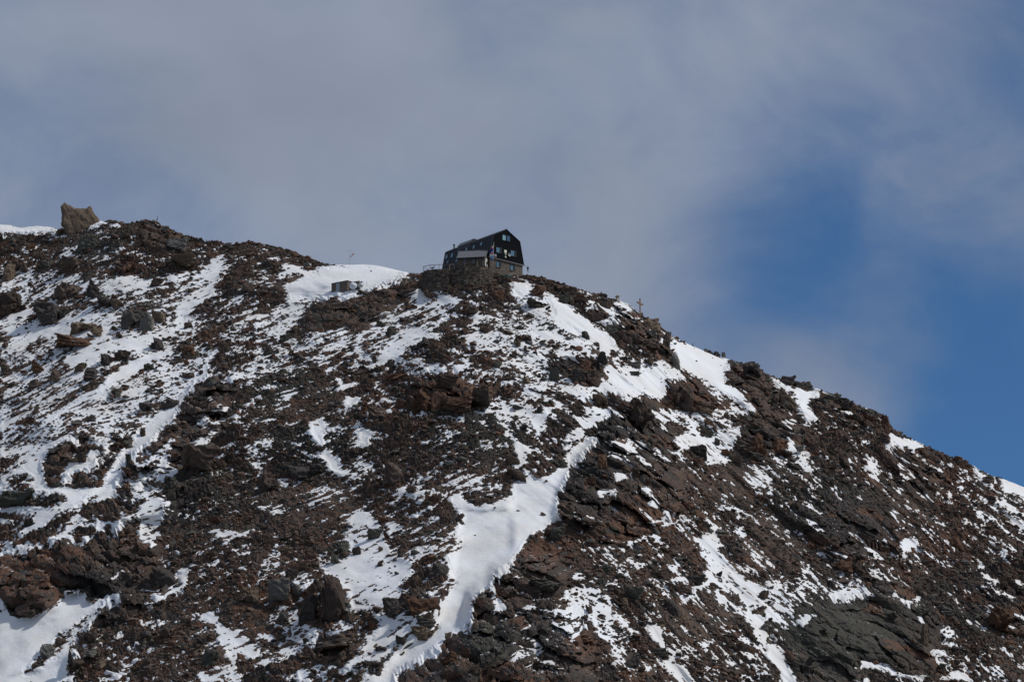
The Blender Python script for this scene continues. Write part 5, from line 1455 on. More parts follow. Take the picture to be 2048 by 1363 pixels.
M['sign_white'] = plain("cream_sign", (0.72, 0.70, 0.56), 0.6, var=0.05)
M['sign_grey'] = plain("sign_board_white", (0.42, 0.44, 0.48), 0.6, var=0.08)
M['sign_ink'] = plain("sign_ink", (0.06, 0.07, 0.09), 0.7)
M['dish'] = plain("dish_grey", (0.30, 0.30, 0.31), 0.5, var=0.08)
M['pole'] = plain("galvanised_pole", (0.26, 0.27, 0.28), 0.45, var=0.15)
M['cloth_green'] = plain("green_cloth", (0.10, 0.26, 0.07), 0.85)
M['cloth_white'] = plain("white_cloth", (0.68, 0.66, 0.62), 0.85, var=0.06)
M['cloth_red'] = plain("red_cloth", (0.45, 0.03, 0.04), 0.85)
M['cloth_blue'] = plain("blue_cloth", (0.012, 0.03, 0.17), 0.85)
M['cloth_sky'] = plain("light_blue_cloth", (0.06, 0.20, 0.48), 0.85)
M['plastic'] = plain("white_tarpaulin", (0.66, 0.68, 0.74), 0.5, var=0.1, scale=1.5, bump=0.5)
M['plastic_grey'] = plain("grey_tarpaulin", (0.42, 0.44, 0.44), 0.5, var=0.12, scale=1.5, bump=0.5)
M['door_grey'] = plain("grey_door", (0.32, 0.36, 0.39), 0.6, var=0.08)
M['lamp'] = plain("lamp_glass", (0.85, 0.80, 0.62), 0.3, var=0.03)
M['skin'] = plain("skin", (0.45, 0.26, 0.18), 0.7, var=0.05)
M['hair'] = plain("dark_hair", (0.02, 0.015, 0.012), 0.8)
M['jacket_dark'] = plain("dark_jacket", (0.014, 0.016, 0.026), 0.8)
M['jacket_green'] = plain("green_jacket", (0.015, 0.17, 0.11), 0.8)
M['trousers'] = plain("dark_trousers", (0.02, 0.02, 0.026), 0.85)
M['trousers_lit'] = plain("lit_trousers", (0.22, 0.23, 0.26), 0.85)  # lower legs of the dark trousers, light on them put into the colour
M['concrete'] = plain("pale_concrete", (0.36, 0.33, 0.29), 0.85)

# --- the mountain hut
GP = on_plane(960 + 655 / 12.39, 450 + 1059 / 12.39, 861.5)      # foot of the gable's middle line
HZ = R(40)
hut = tag(empty("mountain_hut", GP, HZ), "large black clad mountain hut with steep gambrel roof on the summit", "mountain hut")
ax, ay = Vector((math.cos(HZ), math.sin(HZ), 0)), Vector((-math.sin(HZ), math.cos(HZ), 0))
LEN = 18.9
K, KZ, EW, EZ, AZ_ = 4.3, 7.7, 5.6, 1.75, 9.97
hut_in = hut.matrix_basis.inverted_safe()


def gable_pt(u, v):
    """hut coordinates (across, up) of a pixel on the gable"""
    p = meet(u, v, GP, Vector((math.sin(HZ), -math.cos(HZ), 0))) - GP
    return p.dot(ax), p.z


MB().box(-5.35, 5.35, 0.06, LEN - 0.1, -4.0, EZ - 0.02).build("stone_base", M['stone_light'], hut)
g = MB().prism([(-EW + 0.05, EZ), (EW - 0.05, EZ), (K, KZ), (0, AZ_), (-K, KZ)], 0.0, LEN)
wall = g.build("boarded_wall", M['board'], hut)
b = MB()
z = EZ + 0.22
while z < AZ_ - 0.4:                     # horizontal boards of the gable
    hw = np.interp(z, [EZ, KZ, AZ_], [EW, K, 0]) - 0.12
    b.box(-hw, hw, -0.035, 0.0, z, z + 0.17)
    z += 0.22
b.build("cladding", M['board'], wall)
for name, p0, p1 in (("lower_roof", (-EW, EZ), (-K, KZ)), ("upper_roof", (-K, KZ), (0, AZ_)), ("upper_roof", (0, AZ_), (K, KZ)), ("lower_roof", (K, KZ), (EW, EZ))):
    n = Vector((-(p1[1] - p0[1]), 0, p1[0] - p0[0])).normalized()
    rm = MB().slab([(p0[0], -0.18, p0[1]), (p1[0], -0.18, p1[1]), (p1[0], LEN + 0.15, p1[1]), (p0[0], LEN + 0.15, p0[1])], n, 0.10)
    y = 0.3
    while y < LEN:                        # standing seams
        a_, c_ = Vector((p0[0], y, p0[1])) + n * 0.10, Vector((p1[0], y, p1[1])) + n * 0.10
        rm.slab([a_ + Vector((0, -0.03, 0)), c_ + Vector((0, -0.03, 0)), c_ + Vector((0, 0.03, 0)), a_ + Vector((0, 0.03, 0))], n, 0.06)
        y += 0.55
    rm.build(name, M['metal_dark'], hut)
MB().bar((0, -0.25, AZ_ + 0.12), (0, LEN + 0.2, AZ_ + 0.12), 0.35, 0.09).build("ridge_cap", M['metal_dark'], hut)
MB().box(-EW - 0.3, EW + 0.45, -0.32, 0.02, EZ - 0.13, EZ + 0.02).build("eave_ledge", M['trim'], hut)
MB().box(-EW - 0.3, -5.36, 0.03, LEN, EZ - 0.16, EZ - 0.01).build("eave_ledge", M['metal_dark'], hut)


def gable_window(u0, v0, u1, v1, pane, shutter=True, cross=False):
    (xa, za), (xb, zb) = gable_pt(u0, (v0 + v1) / 2), gable_pt(u1, (v0 + v1) / 2)
    zc = gable_pt((u0 + u1) / 2, (v0 + v1) / 2)[1]
    h = (v1 - v0) / 8.0 / 0.956
    xm, w = (xa + xb) / 2, xb - xa
    fy = -0.10 if zc > EZ else -0.03
    f = MB()
    t = 0.09
    x0, x1, z0, z1 = xm - w / 2 - t, xm + w / 2 + t, zc - h / 2 - t, zc + h / 2 + t
    f.box(x0, x1, fy - 0.05, fy + 0.12, z1 - t, z1).box(x0, x1, fy - 0.05, fy + 0.12, z0, z0 + t)
    f.box(x0, x0 + t, fy - 0.05, fy + 0.12, z0 + t, z1 - t).box(x1 - t, x1, fy - 0.05, fy + 0.12, z0 + t, z1 - t)
    fo = f.build("window", M['black'], hut)
    p = MB().box(x0 + t, x1 - t, fy + 0.0, fy + 0.05, z0 + t, z1 - t)
    p.build("pane", pane, fo)
    bars = MB().box(xm - 0.02, xm + 0.02, fy - 0.02, fy - 0.001, z0 + t, z1 - t)
    if cross:
        bars.box(x0 + t, x1 - t, fy - 0.03, fy - 0.001, zc - 0.04, zc + 0.04)
    bars.build("glazing_bar", M['black'], fo)
    if shutter:
        MB().box(x1 + 0.02, x1 + 0.62, fy - 0.06, fy + 0.05, z0 - 0.05, z1 + 0.1).build("shutter", M['black'], fo)
    if zc < EZ:
        MB().box(x0 - 0.05, x1 + 0.3, fy - 0.12, fy + 0.05, z0 - 0.1, z0 - 0.005).build("sill", M['trim'], fo)


def g2(x, y):
    return 960 + x / 12.39, 450 + y / 12.39


for x0, y0, x1, y1, pn, sh, cr in ((555, 250, 632, 378, 'pane_light', False, False), (662, 272, 733, 400, 'pane_dark', False, False), (400, 555, 480, 682, 'pane', True, False), (757, 632, 840, 768, 'pane', True, False),
                                  (408, 912, 470, 1028, 'pane', True, True), (752, 1000, 815, 1104, 'pane', True, False)):
    gable_window(*g2(x0, y0), *g2(x1, y1), M[pn], sh, cr)

# plates on the gable
for x0, y0, x1, y1, dia, nm in ((592, 612, 658, 698, 0, "notice_plate"), (614, 710, 643, 745, 0, "notice_plate"), (604, 765, 657, 816, 1, "diamond_plate")):
    xa, za = gable_pt(*g2((x0 + x1) / 2, (y0 + y1) / 2))
    w, h = (x1 - x0) / 75.9 / 2 * 0.86, (y1 - y0) / 94.6 / 2 * 0.86
    m = MB()
    if dia:
        m.prism([(xa - w, za), (xa, za - h), (xa + w, za), (xa, za + h)], -0.13, -0.05)
    else:
        m.box(xa - w, xa + w, -0.13, -0.05, za - h, za + h)
    m.build(nm, M['sign_white'], hut)
xa, za = gable_pt(*g2(714, 741))
d = MB()
ring = []
for k, (r_, y_) in enumerate(((0.03, -0.16), (0.25, -0.19), (0.45, -0.30))):
    ring += [(xa + r_ * math.cos(i * math.pi / 8), y_, za + r_ * math.sin(i * math.pi / 8)) for i in range(16)]
d.add(ring, [(k * 16 + i, k * 16 + (i + 1) % 16, (k + 1) * 16 + (i + 1) % 16, (k + 1) * 16 + i) for k in range(2) for i in range(16)] + [tuple(range(15, -1, -1))])
dish = d.build("satellite_dish", M['dish'], hut, True)
MB().tube((xa, -0.02, za), (xa, -0.17, za), 0.03).tube((xa, -0.2, za - 0.4), (xa, -0.62, za - 0.05), 0.02).build("dish_arm", M['pole'], dish)

# windows lying in the steep left roof
RN = Vector((-(KZ - EZ), 0, EW - K)).normalized()               # out of the left roof, in hut coordinates
roof_mat = Matrix.Rotation(HZ, 3, 'Z')


def roof_pt(u, v):
    p = meet(u, v, GP + roof_mat @ (Vector((-K, 0, KZ)) + RN * 0.12), roof_mat @ RN) - GP
    return roof_mat.transposed() @ p


UPR = Vector((EW - K, 0, KZ - EZ)).normalized()
for cx, cy, hh in ((1265, 515, .95), (1062, 600, .95), (862, 668, .95), (655, 748, .9), (592, 972, .7), (468, 825, 1.15), (322, 868, 1.05), (352, 1005, .7)):
    c = roof_pt(870 + cx / 13.63, 450 + cy / 13.63)
    sx = Vector((0, 0.36, 0))
    up = UPR * hh / 2
    fo = MB().slab([c - sx * 1.25 - up * 1.15, c + sx * 1.25 - up * 1.15, c + sx * 1.25 + up * 1.15, c - sx * 1.25 + up * 1.15], RN, 0.07).build("roof_window", M['black'], hut)
    cp = c + RN * 0.075
    MB().slab([cp - sx - up, cp + sx - up, cp + sx + up, cp - sx + up], RN, 0.02).build("pane", M['pane_dark'] if cy > 900 else M['pane'], fo)

# the dormer with its pale sloping panel, chimney and lamp
kA, kB = roof_pt(870 + 990 / 13.63, 450 + 500 / 13.63), roof_pt(870 + 600 / 13.63, 450 + 640 / 13.63)
yA, yB = kA.y, kB.y
dm = MB()
poly = [(-K - 0.35, KZ - 1.0), (-K - 0.28, KZ + 0.12), (-K + 0.75, KZ + 1.35), (-K + 2.2, KZ + 1.15), (-K + 2.2, KZ - 1.0)]
dm.prism(poly, yA, yB)
dormer = dm.build("dormer", M['metal_dark'], hut)
pa, pb = Vector((poly[1][0], 0, poly[1][1])), Vector((poly[2][0], 0, poly[2][1]))
dv = (pb - pa)
n = Vector((-dv.z, 0, dv.x)).normalized()
qa, qb = pa + dv * 0.08 + n * 0.01, pb - dv * 0.10 + n * 0.01
MB().slab([qa + Vector((0, yA + 0.5, 0)), qb + Vector((0, yA + 0.5, 0)), qb + Vector((0, yB - 0.25, 0)), qa + Vector((0, yB - 0.25, 0))], n, 0.05).build("roof_panel", M['metal_grey'], dormer)
cx_ = roof_pt(870 + 493 / 13.63, 450 + 600 / 13.63)
ch = MB().tube((-K + 0.35, cx_.y, KZ - 0.6), (-K + 0.35, cx_.y, KZ + 1.15), 0.17, 0.17, 12).build("chimney", M['black'], hut, False)
MB().tube((-K + 0.35, cx_.y, KZ + 1.15), (-K + 0.35, cx_.y, KZ + 1.5), 0.20, 0.27, 12).build("chimney_cap", M['black'], ch)
lp = roof_pt(870 + 623 / 13.63, 450 + 618 / 13.63)
lo = MB().slab([lp + Vector((0, -0.22, -0.2)), lp + Vector((0, 0.22, -0.2)), lp + Vector((0, 0.22, 0.2)), lp + Vector((0, -0.22, 0.2))], RN, 0.12).build("wall_lamp", M['black'], hut)
lq = lp + RN * 0.13
MB().tube(lq, lq + RN * 0.06, 0.17, 0.14, 14).build("lamp_glass", M['lamp'], lo)

# --- the stone annex with the metal roof
AN = R(-9)
AP = on_plane(870 + 1355 / 13.63, 450 + 1120 / 13.63, 854.8)        # front right corner at the ground
annex = tag(empty("stone_annex", AP, AN), "small stone annex with grey ribbed metal roof in front of the black hut", "outbuilding")
W_, DP, HT = 6.9, 4.4, 2.45
MB().box(-W_, 0, 0.0, DP, -2.5, HT).build("stone_wall", M['stone_light'], annex)
MB().prism([(0, HT + 0.001), (DP, HT + 0.001), (DP, HT + 2.5)], 0, 0.01)
gm = MB()
gm.add([(-0.01, 0.0, HT), (-0.01, DP, HT), (-0.01, DP, HT + 3.0), (-W_ + 0.01, 0.0, HT), (-W_ + 0.01, DP, HT), (-W_ + 0.01, DP, HT + 3.0)], [(0, 1, 2), (3, 5, 4), (0, 3, 4, 1), (1, 4, 5, 2), (0, 2, 5, 3)])
gm.build("gable_wall", M['stone_light'], annex)
rn = Vector((0, -3.1, DP)).normalized()
rf = MB().slab([(-W_ - 0.25, -0.28, HT - 0.13), (0.2, -0.28, HT - 0.13), (0.2, DP + 0.1, HT + 3.08), (-W_ - 0.25, DP + 0.1, HT + 3.08)], rn, 0.09)
x = -W_ - 0.1
while x < 0.2:
    a_, c_ = Vector((x, -0.28, HT - 0.13)) + rn * 0.09, Vector((x, DP + 0.1, HT + 3.08)) + rn * 0.09
    rf.slab([a_ + Vector((-0.035, 0, 0)), c_ + Vector((-0.035, 0, 0)), c_ + Vector((0.035, 0, 0)), a_ + Vector((0.035, 0, 0))], rn, 0.07)
    x += 0.42
rf.build("ribbed_roof", M['metal_grey'], annex)
MB().bar((-W_ - 0.25, DP + 0.05, HT + 3.18), (0.2, DP + 0.05, HT + 3.18), 0.3, 0.1).build("ridge_beam", M['wood'], annex)
MB().box(-W_ - 0.2, 0.15, -0.34, -0.24, HT - 0.22, HT - 0.05).build("gutter", M['black'], annex)
for x0 in (-5.0, -2.9):
    fo = MB().box(x0 - 0.5, x0 + 0.5, -0.07, 0.02, 0.55, 1.95).build("window", M['black'], annex)
    MB().box(x0 - 0.4, x0 + 0.4, -0.10, -0.075, 0.65, 1.85).build("pane", glass("shaded_glass", (0.03, 0.028, 0.03)), fo)
MB().box(-0.02, 0.06, 1.6, 2.7, -0.3, 2.0).build("door", M['black'], annex)
MB().box(-0.02, 0.08, 0.15, 1.5, 0.3, 1.6).box(-0.02, 0.09, 2.8, 4.2, -0.2, 1.5).slab([(0.0, 1.0, 1.7), (0.0, 3.6, 2.1), (0.0, 3.6, 3.1), (0.0, 1.6, 2.5)], (1, 0, 0), 0.10).build("whitewashed_panel", M['whitewash'], annex)
for x0 in (-1.6, -0.25):
    MB().box(x0 - 0.07, x0 + 0.07, -1.3, -1.16, -1.0, 1.25).build("post", M['wood_pale'], annex)

# --- terrace wall
tw = []
for u, v, y in ((846, 545, 851.5), (850, 541, 849.6), (868, 538.5, 848.6), (896, 537, 848.0), (897, 537, 849.2), (930, 535, 847.8), (960, 533.5, 847.4), (978, 536, 848.2), (986, 541, 851.0)):
    tw.append(on_plane(u, v, y))
tb = MB()
npt = len(tw)
rw = random.Random(4)
rowsz = 10
vs, fs = [], []
for k in range(rowsz):
    for i, p in enumerate(tw):
        batter = 0.13 * k + rw.uniform(-0.05, 0.05)
        vs.append((p.x + rw.uniform(-.04, .04) + (-0.12 * k if i == 0 else 0), p.y - batter, p.z - 0.62 * k + (rw.uniform(-.06, .06) if k == 0 else 0)))
back = len(vs)
for p in tw:
    vs.append((p.x, p.y + 7.0, p.z - 0.05))
for k in range(rowsz - 1):
    fs += [(k * npt + i, k * npt + i + 1, (k + 1) * npt + i + 1, (k + 1) * npt + i) for i in range(npt - 1)]
fs += [(back + i, back + i + 1, i + 1, i) for i in range(npt - 1)]
fs += [tuple([back] + [k * npt for k in range(rowsz)]), tuple([back + npt - 1] + [k * npt + npt - 1 for k in range(rowsz)][::1])]
for _ in range(420):                      # single stones that stand out of the face
    k, i = rw.randrange(rowsz - 1), rw.randrange(npt - 1)
    f_, g_ = rw.random(), rw.random()
    P_ = lambda kk, ii: Vector(vs[kk * npt + ii])
    c_ = P_(k, i).lerp(P_(k, i + 1), f_).lerp(P_(k + 1, i).lerp(P_(k + 1, i + 1), f_), g_)
    e_ = (P_(k, i + 1) - P_(k, i)).normalized()
    a_, h_, d_ = rw.uniform(0.12, 0.45), rw.uniform(0.06, 0.16), rw.uniform(0.03, 0.16)
    n_ = Vector((e_.y, -e_.x, 0))
    tb.slab([c_ - e_ * a_ + Vector((0, 0, -h_)) - n_ * 0.1, c_ + e_ * a_ + Vector((0, 0, -h_ * rw.uniform(.6, 1.2))) - n_ * 0.1, c_ + e_ * a_ * .9 + Vector((0, 0, h_)) - n_ * 0.1, c_ - e_ * a_ * .95 + Vector((0, 0, h_ * rw.uniform(.6, 1.2))) - n_ * 0.1], n_, 0.1 + d_)
terrace = tb.add(vs, fs).build("terrace_wall", M['stone_dark'])
tag(terrace, "dark dry stone retaining wall carrying the terrace in front of the hut", "retaining wall")

# --- terrace railing
rail_px = [(846.7, 533.3, 541.7), (859.9, 530.2, 538.4), (878.1, 529.0, 537.2), (899.3, 529.2, 537.6), (908.0, 528.4, 536.6), (929.5, 526.0, 535.2), (954.2, 524.0, 533.4)]
ys_ = [850.6, 849.4, 848.7, 848.4, 849.2, 848.2, 847.9]
rail = tag(empty("terrace_railing", on_plane(846.7, 541.7, 850.6)), "simple wooden railing along the rim of the stone terrace", "railing")
o0 = rail.location
tops = [on_plane(u, a_, y) - o0 for (u, a_, b_), y in zip(rail_px, ys_)]
feet = [on_plane(u, b_ + 1, y) - o0 for (u, a_, b_), y in zip(rail_px, ys_)]
for i, (a_, b_) in enumerate(zip(tops, feet)):
    w = 0.2 if i == 3 else 0.12
    MB().box(b_.x - w / 2, b_.x + w / 2, b_.y - w / 2, b_.y + w / 2, b_.z - 0.2, a_.z).build("post", M['wood_pale'] if i >= 3 else M['wood'], rail)
for a_, b_ in zip(tops[:-1], tops[1:]):
    MB().bar(a_ + Vector((0, -0.02, 0.03)), b_ + Vector((0, -0.02, 0.03)), 0.10, 0.11).build("handrail", M['wood'], rail)
MB().bar(tops[0] + Vector((0, -.05, -.1)), tops[0] + Vector((1.35, .2, -.72)), 0.07, 0.09).build("brace", M['wood'], rail)
MB().bar(feet[5] + Vector((0, -.05, .45)), feet[6] + Vector((0, -.05, .45)), 0.07, 0.09).build("lower_rail", M['wood'], rail)

# --- deck chair on the terrace
cpos = on_plane(866, 538.6, 850.2)
deck = tag(empty("deck_chair", cpos), "small dark deck chair standing behind the left terrace railing", "chair")
MB().slab([(-0.55, -0.25, 0.30), (0.15, -0.25, 0.34), (0.15, 0.25, 0.34), (-0.55, 0.25, 0.30)], (0, 0, 1), 0.05).build("seat", M['black'], deck)
MB().slab([(0.12, -0.25, 0.34), (0.48, -0.25, 0.95), (0.48, 0.25, 0.95), (0.12, 0.25, 0.34)], (-1, 0, 0.5), 0.06).build("backrest", M['black'], deck)
for sy_ in (-0.25, 0.25):
    MB().bar((-0.5, sy_, 0.3), (0.3, sy_, -0.15), 0.05, 0.05).build("leg", M['black'], deck)
    MB().bar((0.3, sy_, 0.6), (-0.35, sy_, -0.15), 0.05, 0.05).build("leg", M['black'], deck)
    MB().bar((-0.45, sy_, 0.58), (0.35, sy_, 0.62), 0.05, 0.05).build("armrest", M['black'], deck)

# --- name board beside the gable
bp = on_plane(960 + 327 / 12.39, 450 + 748 / 12.39, 853.2)
board = tag(empty("hut_signboard", bp, R(10)), "whitish name board on posts by the left corner of the gable", "sign")
MB().box(-0.85, 0.85, -0.03, 0.03, -0.32, 0.32).build("panel", M['sign_grey'], board)
lt = MB()
for zrow, segs in ((0.10, ((-0.62, -0.3), (-0.24, 0.08), (0.14, 0.5))), (-0.12, ((-0.45, -0.05), (0.02, 0.42)))):
    for a_, b_ in segs:
        lt.box(a_, b_, -0.045, -0.032, zrow - 0.05, zrow + 0.05)
lt.build("lettering", M['sign_ink'], board)
for sx_ in (-0.7, 0.7):
    MB().box(sx_ - 0.05, sx_ + 0.05, 0.035, 0.12, -2.6, 0.36).build("post", M['wood'], board)

# --- flagpole and its flags
fp0, fp1 = on_plane(984.2, 553.5, 849.5), on_plane(987.8, 484.7, 850.6)
fpole = tag(empty("flagpole", fp0), "tall grey flagpole in front of the hut, hung with limp flags", "flagpole")
MB().tube((0, 0, -0.4), fp1 - fp0, 0.06, 0.045, 10).build("pole", M['pole'], fpole, True)
MB().tube(fp1 - fp0, fp1 - fp0 + Vector((0, 0, 0.1)), 0.09, 0.05, 10).build("finial", M['pole'], fpole, True)


def limp_flag(v0, v1, wtop, wbot, bands, label, seed, lean=0.0):
    """a flag hanging in folds to the left of the pole between two heights of the photo; bands run top to bottom"""
    f0 = (v0 - 484.7) / (553.5 - 484.7)
    f1 = (v1 - 484.7) / (553.5 - 484.7)
    a_, b_ = fp1.lerp(fp0, f0), fp1.lerp(fp0, f1)
    root = empty("flag", a_)
    tag(root, label, "flag", "flags on the flagpole")
    ncol, nrow = 9, 14
    for bi, (z0, z1, mat) in enumerate(bands):
        m = MB()
        vs = []
        for r_ in range(nrow + 1):
            f = z0 + (z1 - z0) * r_ / nrow
            c = a_.lerp(b_, f) - a_
            w = wtop + (wbot - wtop) * f
            for k in range(ncol + 1):
                s = k / ncol
                vs.append((c.x - 0.05 - s * w, c.y - 0.08 - 0.16 * math.sin(s * 9 + seed + f * 2) * s, c.z - s * s * 0.25 - lean * s + 0.03 * math.sin(s * 7)))
        fs = [(r_ * (ncol + 1) + k, r_ * (ncol + 1) + k + 1, (r_ + 1) * (ncol + 1) + k + 1, (r_ + 1) * (ncol + 1) + k) for r_ in range(nrow) for k in range(ncol)]
        o = m.add(vs, fs).build("cloth_band", M[mat], root, True)
        sm = o.modifiers.new("thickness", 'SOLIDIFY')
        sm.thickness = 0.015
    return root


limp_flag(487.5, 497, 0.12, 0.75, [(0, .45, 'cloth_green'), (.45, .72, 'cloth_white'), (.72, 1, 'cloth_red')], "limp green, white and red flag at the top of the flagpole", 1)
limp_flag(496.5, 506, 0.62, 0.95, [(0, 1, 'cloth_blue')], "limp dark blue flag, second from the top of the flagpole", 3)
limp_flag(502.5, 510, 0.48, 0.35, [(0, .3, 'cloth_white'), (.3, .75, 'cloth_red'), (.75, 1, 'cloth_white')], "limp red and white flag below the dark blue flag", 5)
limp_flag(512.5, 518.5, 0.5, 0.42, [(0, 1, 'cloth_sky')], "small light blue flag, lowest on the flagpole", 2)

# --- green tarpaulin over a heap by the gable
tp = on_plane(1014, 552, 850.2)
bm = bmesh.new()
bmesh.ops.create_icosphere(bm, subdivisions=4, radius=1.0)
rt = random.Random(9)
for p in bm.verts:
    n_ = fbm(np.array([p.co.x * 2.2 + 5]), np.array([p.co.z * 2.2 + p.co.y * 1.5]), 401, 3)[0]
    p.co *= 1 + 0.35 * n_
    p.co.x *= 1.35
    p.co.y *= 0.7
    p.co.z *= 0.45
me = bpy.data.meshes.new("tarpaulin")
bm.to_mesh(me)
bm.free()
me.shade_smooth()
M['tarp_green'] = plain("green_tarpaulin", (0.075, 0.10, 0.088), 0.6, var=0.25, scale=3, bump=0.4)
o = link_mesh("tarpaulin", me, M['tarp_green'])
o.location = tp
tag(o, "grey green tarpaulin over a low heap below the gable", "tarpaulin")

# --- stone shelter under the snow dome
SA = R(-33)
sp = on_plane(694.6, 579.5, spot(690, 587).y - 0.2)
shelter = tag(empty("stone_shelter", sp, SA), "low flat roofed stone shelter with grey door below the snow dome", "shelter")
SW = 4.9
MB().box(-SW, 0, 0, 2.4, -2.0, 2.4).build("stone_wall", M['stone_pale'], shelter)
MB().slab([(-SW - 0.1, -0.1, 2.41), (0.1, -0.1, 2.41), (0.1, 2.5, 2.5), (-SW - 0.1, 2.5, 2.5)], (0, 0, 1), 0.10).build("roof", M['rock_dark'], shelter)
do = MB().box(-3.45, -2.35, -0.06, 0.02, 0.05, 2.2).build("door", M['door_grey'], shelter)
MB().box(-2.55, -2.47, -0.10, -0.06, 0.95, 1.1).build("handle", M['black'], do)
MB().box(0.02, 2.6, 1.3, 1.9, -1.5, 2.3).build("wing_wall", M['stone_pale'], shelter)


def bag(u, v, y, wpx, hpx, mat, label, seed):
    p = on_plane(u, v, y)
    bm = bmesh.new()
    bmesh.ops.create_icosphere(bm, subdivisions=4, radius=1.0)
    for q_ in bm.verts:
        c = q_.co.copy()
        n_ = fbm(np.array([c.x * 1.7 + seed]), np.array([c.z * 1.7 + c.y * 2.1]), 411 + seed, 3)[0]
        q_.co = c * (1 + 0.22 * n_)
        if c.z > 0.55:
            q_.co.x *= 1 - (c.z - 0.55) * 0.8
            q_.co.y *= 1 - (c.z - 0.55) * 0.8
    me = bpy.data.meshes.new("covered_load")
    bm.to_mesh(me)
    bm.free()
    me.shade_smooth()
    o = link_mesh("covered_load", me, M[mat])
    o.scale = (wpx / 16, 0.7, hpx / 16)
    o.location = p
    return tag(o, label, "load")


bag(706.3, 571.0, sp.y - 0.9, 15.5, 13.5, 'plastic', "white wrapped bundle leaning on the right wall of the stone shelter", 3)
bag(721.0, 570.5, sp.y - 0.4, 11.5, 9.5, 'plastic_grey', "pale grey wrapped bundle at the right end of the stone shelter", 8)

# --- thin red and white marker pole in the snow
mp = on_plane(733.3, 571.5, sp.y - 0.5)
mk = tag(empty("marker_pole", mp), "thin red marker pole in the snow right of the stone shelter", "marker pole")
for k in range(4):
    MB().tube((0, 0, -0.2 + 0.37 * k), (0, 0, 0.17 + 0.37 * k), 0.035, n=8).build("band", M['cloth_red'] if k % 2 == 0 else M['cloth_white'], mk)

# --- windsock mast
w0 = spot(699.7, 533)
wt_ = on_plane(699.7, 501.3, w0.y)
ws = tag(empty("windsock_mast", w0), "thin mast with crossbar and red white windsock on the snow dome", "windsock")
MB().tube((0, 0, -0.6), wt_ - w0, 0.035, 0.028).build("mast", M['pole'], ws)
tz = wt_ - w0
MB().bar(tz + Vector((-0.85, 0, 0.02)), tz + Vector((0.5, 0, -0.03)), 0.03, 0.03).build("crossbar", M['pole'], ws)
sa, sb = on_plane(701.2, 513.6, w0.y - 0.1) - w0, on_plane(707.6, 506.8, w0.y - 0.4) - w0
MB().bar(Vector((0, 0, sa.z)), sa, 0.03, 0.03).build("bracket", M['pole'], ws)
for k in range(5):
    MB().tube(sa.lerp(sb, k / 5), sa.lerp(sb, (k + 1) / 5), 0.13 + 0.012 * k, 0.13 + 0.012 * (k + 1), 10).build("sock_band", M['cloth_red'] if k % 2 == 0 else M['cloth_white'], ws, True)

# --- cableway rope
ca, cb_ = on_plane(662, 583.6, sp.y + 2.0), spot(228, 580.7) + Vector((0, -1.0, 1.0))
m = MB()
nseg = 24
for k in range(nseg):
    a_, b_ = ca.lerp(cb_, k / nseg), ca.lerp(cb_, (k + 1) / nseg)
    sag = lambda f: -0.3 * math.sin(math.pi * f)
    m.tube(a_ + Vector((0, 0, sag(k / nseg))), b_ + Vector((0, 0, sag((k + 1) / nseg))), 0.018, n=5)
tag(m.build("rope", M['pole']), "thin grey rope stretched from the stone shelter across the left gully", "rope")

# --- summit cross
c0 = on_plane(1280.3, 625.5, spot(1280, 626).y - 0.5)
cr = tag(empty("summit_cross", c0, R(58)), "tall wooden summit cross on the right ridge against the sky", "cross")
MB().box(-0.115, 0.115, -0.13, 0.13, -0.8, 3.75).build("upright", M['wood_red'], cr)
MB().box(-1.4, 1.4, -0.2, -0.135, 2.3, 2.6).box(-1.4, 1.4, 0.135, 0.2, 2.3, 2.6).box(-1.4, -0.145, -0.13, 0.13, 2.31, 2.59).box(0.145, 1.4, -0.13, 0.13, 2.31, 2.59).build("crossbar", M['wood_red'], cr)

# --- small masonry pillar on the ridge
p0 = on_plane(1234.8, 599.5, spot(1235, 600).y - 0.4)
pl_ = tag(empty("masonry_pillar", p0, R(20)), "small pale masonry pillar with a brown cap on the ridge left of the cross", "pillar")
MB().box(-0.27, 0.27, -0.27, 0.27, -0.6, 0.75).build("shaft", M['concrete'], pl_)
MB().box(-0.42, 0.42, -0.42, 0.42, 0.75, 1.0).add([(-0.42, -0.42, 1.0), (0.42, -0.42, 1.0), (0.42, 0.42, 1.0), (-0.42, 0.42, 1.0), (0, 0, 1.3)], [(0, 1, 4), (1, 2, 4), (2, 3, 4), (3, 0, 4)]).build("cap", M['wood'], pl_)

# --- ruined dry stone wall on the right ridge
r0 = on_plane(1430, 708, spot(1430, 712).y + 0.5)
ruin = tag(empty("ruined_wall", r0), "ruined dry stone wall with two higher ends on the right snow ridge", "ruined wall")
rr_ = random.Random(5)


def stones(name, pts, wd):
    m = MB()
    for u, v, s in pts:
        p = on_plane(u, v, r0.y + rr_.uniform(-0.3, 0.3)) - r0
        sx_, sy_, sz_ = s / 16 * rr_.uniform(0.9, 1.3), wd * rr_.uniform(0.7, 1.1), s / 16 * rr_.uniform(0.6, 0.9)
        v8 = [(p.x + i * sx_ * rr_.uniform(0.75, 1.05), p.y + j * sy_ * rr_.uniform(0.75, 1.05), p.z + k * sz_ * rr_.uniform(0.75, 1.05)) for k in (-1, 1) for i, j in ((-1, -1), (1, -1), (1, 1), (-1, 1))]
        m.add(v8, [(0, 3, 2, 1), (4, 5, 6, 7), (0, 1, 5, 4), (1, 2, 6, 5), (2, 3, 7, 6), (3, 0, 4, 7)])
    return m.build(name, M['rock_grey'] if name == 'wall_end' else M['rock_dark'], ruin)


